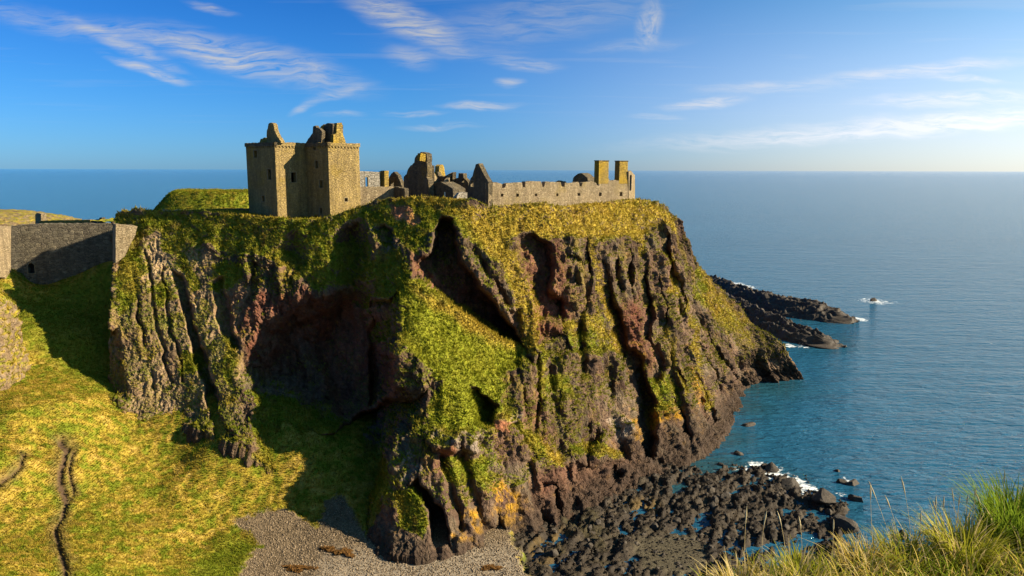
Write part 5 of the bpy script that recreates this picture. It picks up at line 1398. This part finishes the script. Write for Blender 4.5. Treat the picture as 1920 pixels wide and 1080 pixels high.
mixv = np.clip(cl * 1.4 - 0.35 + 0.5 * (rng.random(len(x)) - 0.5), 0, 1)[:, None]
cc = G1 + (G2 - G1) * mixv
dry = (rng.random(len(x)) < np.clip(0.25 + 0.9 * (cl2 - 0.45) + 0.25 * (x < 2.2), 0.08, 0.75))[:, None]
cc = np.where(dry, G3 + (G4 - G3) * rng.random((len(x), 1)), cc) * (0.75 + 0.5 * rng.random((len(x), 1)))
hgt = (0.06 + 0.13 * cl2 + 0.15 * rng.random(len(x)) ** 3)
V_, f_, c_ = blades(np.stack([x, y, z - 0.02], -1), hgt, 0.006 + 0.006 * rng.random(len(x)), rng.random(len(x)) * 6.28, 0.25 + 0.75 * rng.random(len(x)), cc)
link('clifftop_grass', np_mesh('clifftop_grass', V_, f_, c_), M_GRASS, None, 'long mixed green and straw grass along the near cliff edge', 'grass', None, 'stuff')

def tussock(px, py, Y, n, h, r, colr, label, dryf=0.1):
    p = at(px, py, Y); z = float(near_z(np.array([p.x]), np.array([p.y]))[0])
    a = rng.random(n) * 6.28; rr = r * np.sqrt(rng.random(n)) * 0.5
    pts = np.stack([rr * np.cos(a), rr * np.sin(a), np.full(n, -0.03)], -1)
    az = a + rng.normal(0, 0.5, n)
    cc = colr * (0.7 + 0.6 * rng.random((n, 1)))
    cc = np.where(rng.random((n, 1)) < dryf, G4 * 0.9, cc)
    V_, f_, c_ = blades(pts, h * (0.55 + 0.6 * rng.random(n)), 0.007 + 0.006 * rng.random(n), az, 0.25 + 0.55 * rng.random(n), cc, 5)
    o = link('grass_tussock', np_mesh('grass_tussock', V_, f_, c_), M_GRASS, None, label, 'grass tussock', 'tussocks on the near cliff edge')
    o.location = (p.x, p.y, z)
tussock(1900, 1020, 4.9, 520, 0.42, 0.42, G1 * 1.05, 'tall lush green tussock at the far right edge of the foreground', 0.03)
tussock(1805, 1050, 4.6, 420, 0.36, 0.34, G2, 'yellow-green tussock just left of the lush one at the right edge', 0.2)
tussock(1700, 1065, 4.5, 300, 0.26, 0.32, G2 * 0.9, 'low yellow-green tussock under the tallest pale stalks', 0.2)
tussock(1625, 1065, 4.4, 300, 0.24, 0.30, G3 * 0.8, 'straw-coloured tussock in the middle of the near cliff edge', 0.4)
tussock(1500, 1085, 4.2, 260, 0.22, 0.28, G2 * 0.9, 'small green tussock towards the left end of the near grass', 0.25)
tussock(1390, 1095, 3.95, 220, 0.22, 0.25, G3 * 0.75, 'small dry tussock at the left end of the near grass', 0.4)

# tall flowering stalks, each one its own plant
M_STALK = flat_mat('dry_grass_stalk', (0.40, 0.31, 0.15), 0.9, 0.25, 20)
M_SEED = flat_mat('dry_seed_head', (0.52, 0.42, 0.24), 0.9, 0.3, 60)
STALKS = [(1640, 1060, 1632, 908), (1695, 1050, 1660, 930), (1708, 1045, 1690, 896), (1682, 1040, 1630, 905), (1770, 1010, 1755, 930), (1800, 1000, 1785, 918), (1785, 1005, 1770, 932), (1826, 995, 1815, 928), (1840, 990, 1830, 914),
          (1860, 960, 1830, 925), (1895, 930, 1884, 884), (1398, 1075, 1400, 952), (1436, 1070, 1437, 960), (1500, 1068, 1498, 970), (1470, 1075, 1458, 960), (1560, 1065, 1563, 975), 
          (1725, 1040, 1727, 960), (1810, 1000, 1800, 930), (1775, 1020, 1750, 940), (1600, 1060, 1610, 1000), (1870, 1060, 1872, 985)]
def stalk(bx, by, tx, ty, i):
    Y = float(np.interp(bx, [1200, 1320, 1500, 1700, 1920], [3.5, 3.9, 4.3, 4.6, 5.0]))
    b = at(bx, by, Y); tpt = at(tx, ty, Y + random.uniform(-.1, .1))
    zg = float(near_z(np.array([b.x]), np.array([b.y]))[0])
    base = Vector((b.x, b.y, min(b.z, zg)))
    lab, grp = (('thin dry grass stalk standing before the dark reef rocks', 'stalks before the reef') if bx < 1620 else
                ('tall dry flowering stalk leaning left over the open water', 'stalks over the open water') if bx < 1740 else ('dry flowering stalk among the pale stalks beside the lush right-hand tussock', 'stalks by the lush tussock'))
    root = empty('grass_stalk', base, lab, 'grass stalk', grp)
    v = tpt - base
    bow = Vector((random.uniform(-.03, .03), random.uniform(-.02, .02), 0))
    def pos(t): return v * t + bow * (4 * t * (1 - t))
    def tube(nm, t0, t1, rad, n, sides, par, mat):
        bm = bmesh.new(); rings = []
        for k in range(n + 1):
            t = t0 + (t1 - t0) * k / n; c = pos(t); r = rad(k / n)
            rings.append([bm.verts.new(c + Vector((math.cos(a) * r, math.sin(a) * r, 0))) for a in [6.283 * j / sides for j in range(sides)]])
        for a, b_ in zip(rings[:-1], rings[1:]):
            for j in range(sides): bm.faces.new((a[j], a[(j + 1) % sides], b_[(j + 1) % sides], b_[j]))
        me = bpy.data.meshes.new(nm); bm.to_mesh(me); bm.free()
        return link(nm, me, mat, par)
    tube('stem', 0, 1, lambda s: 0.0017 * (1 - 0.5 * s), 8, 4, root, M_STALK)
    tube('seed_head', 0.80, 1.02, lambda s: 0.0008 + 0.0042 * math.sin(math.pi * min(1, s * 0.95 + 0.04)) * random.uniform(.7, 1.2), 9, 5, root, M_SEED)
for i, s_ in enumerate(STALKS): stalk(*s_, i)
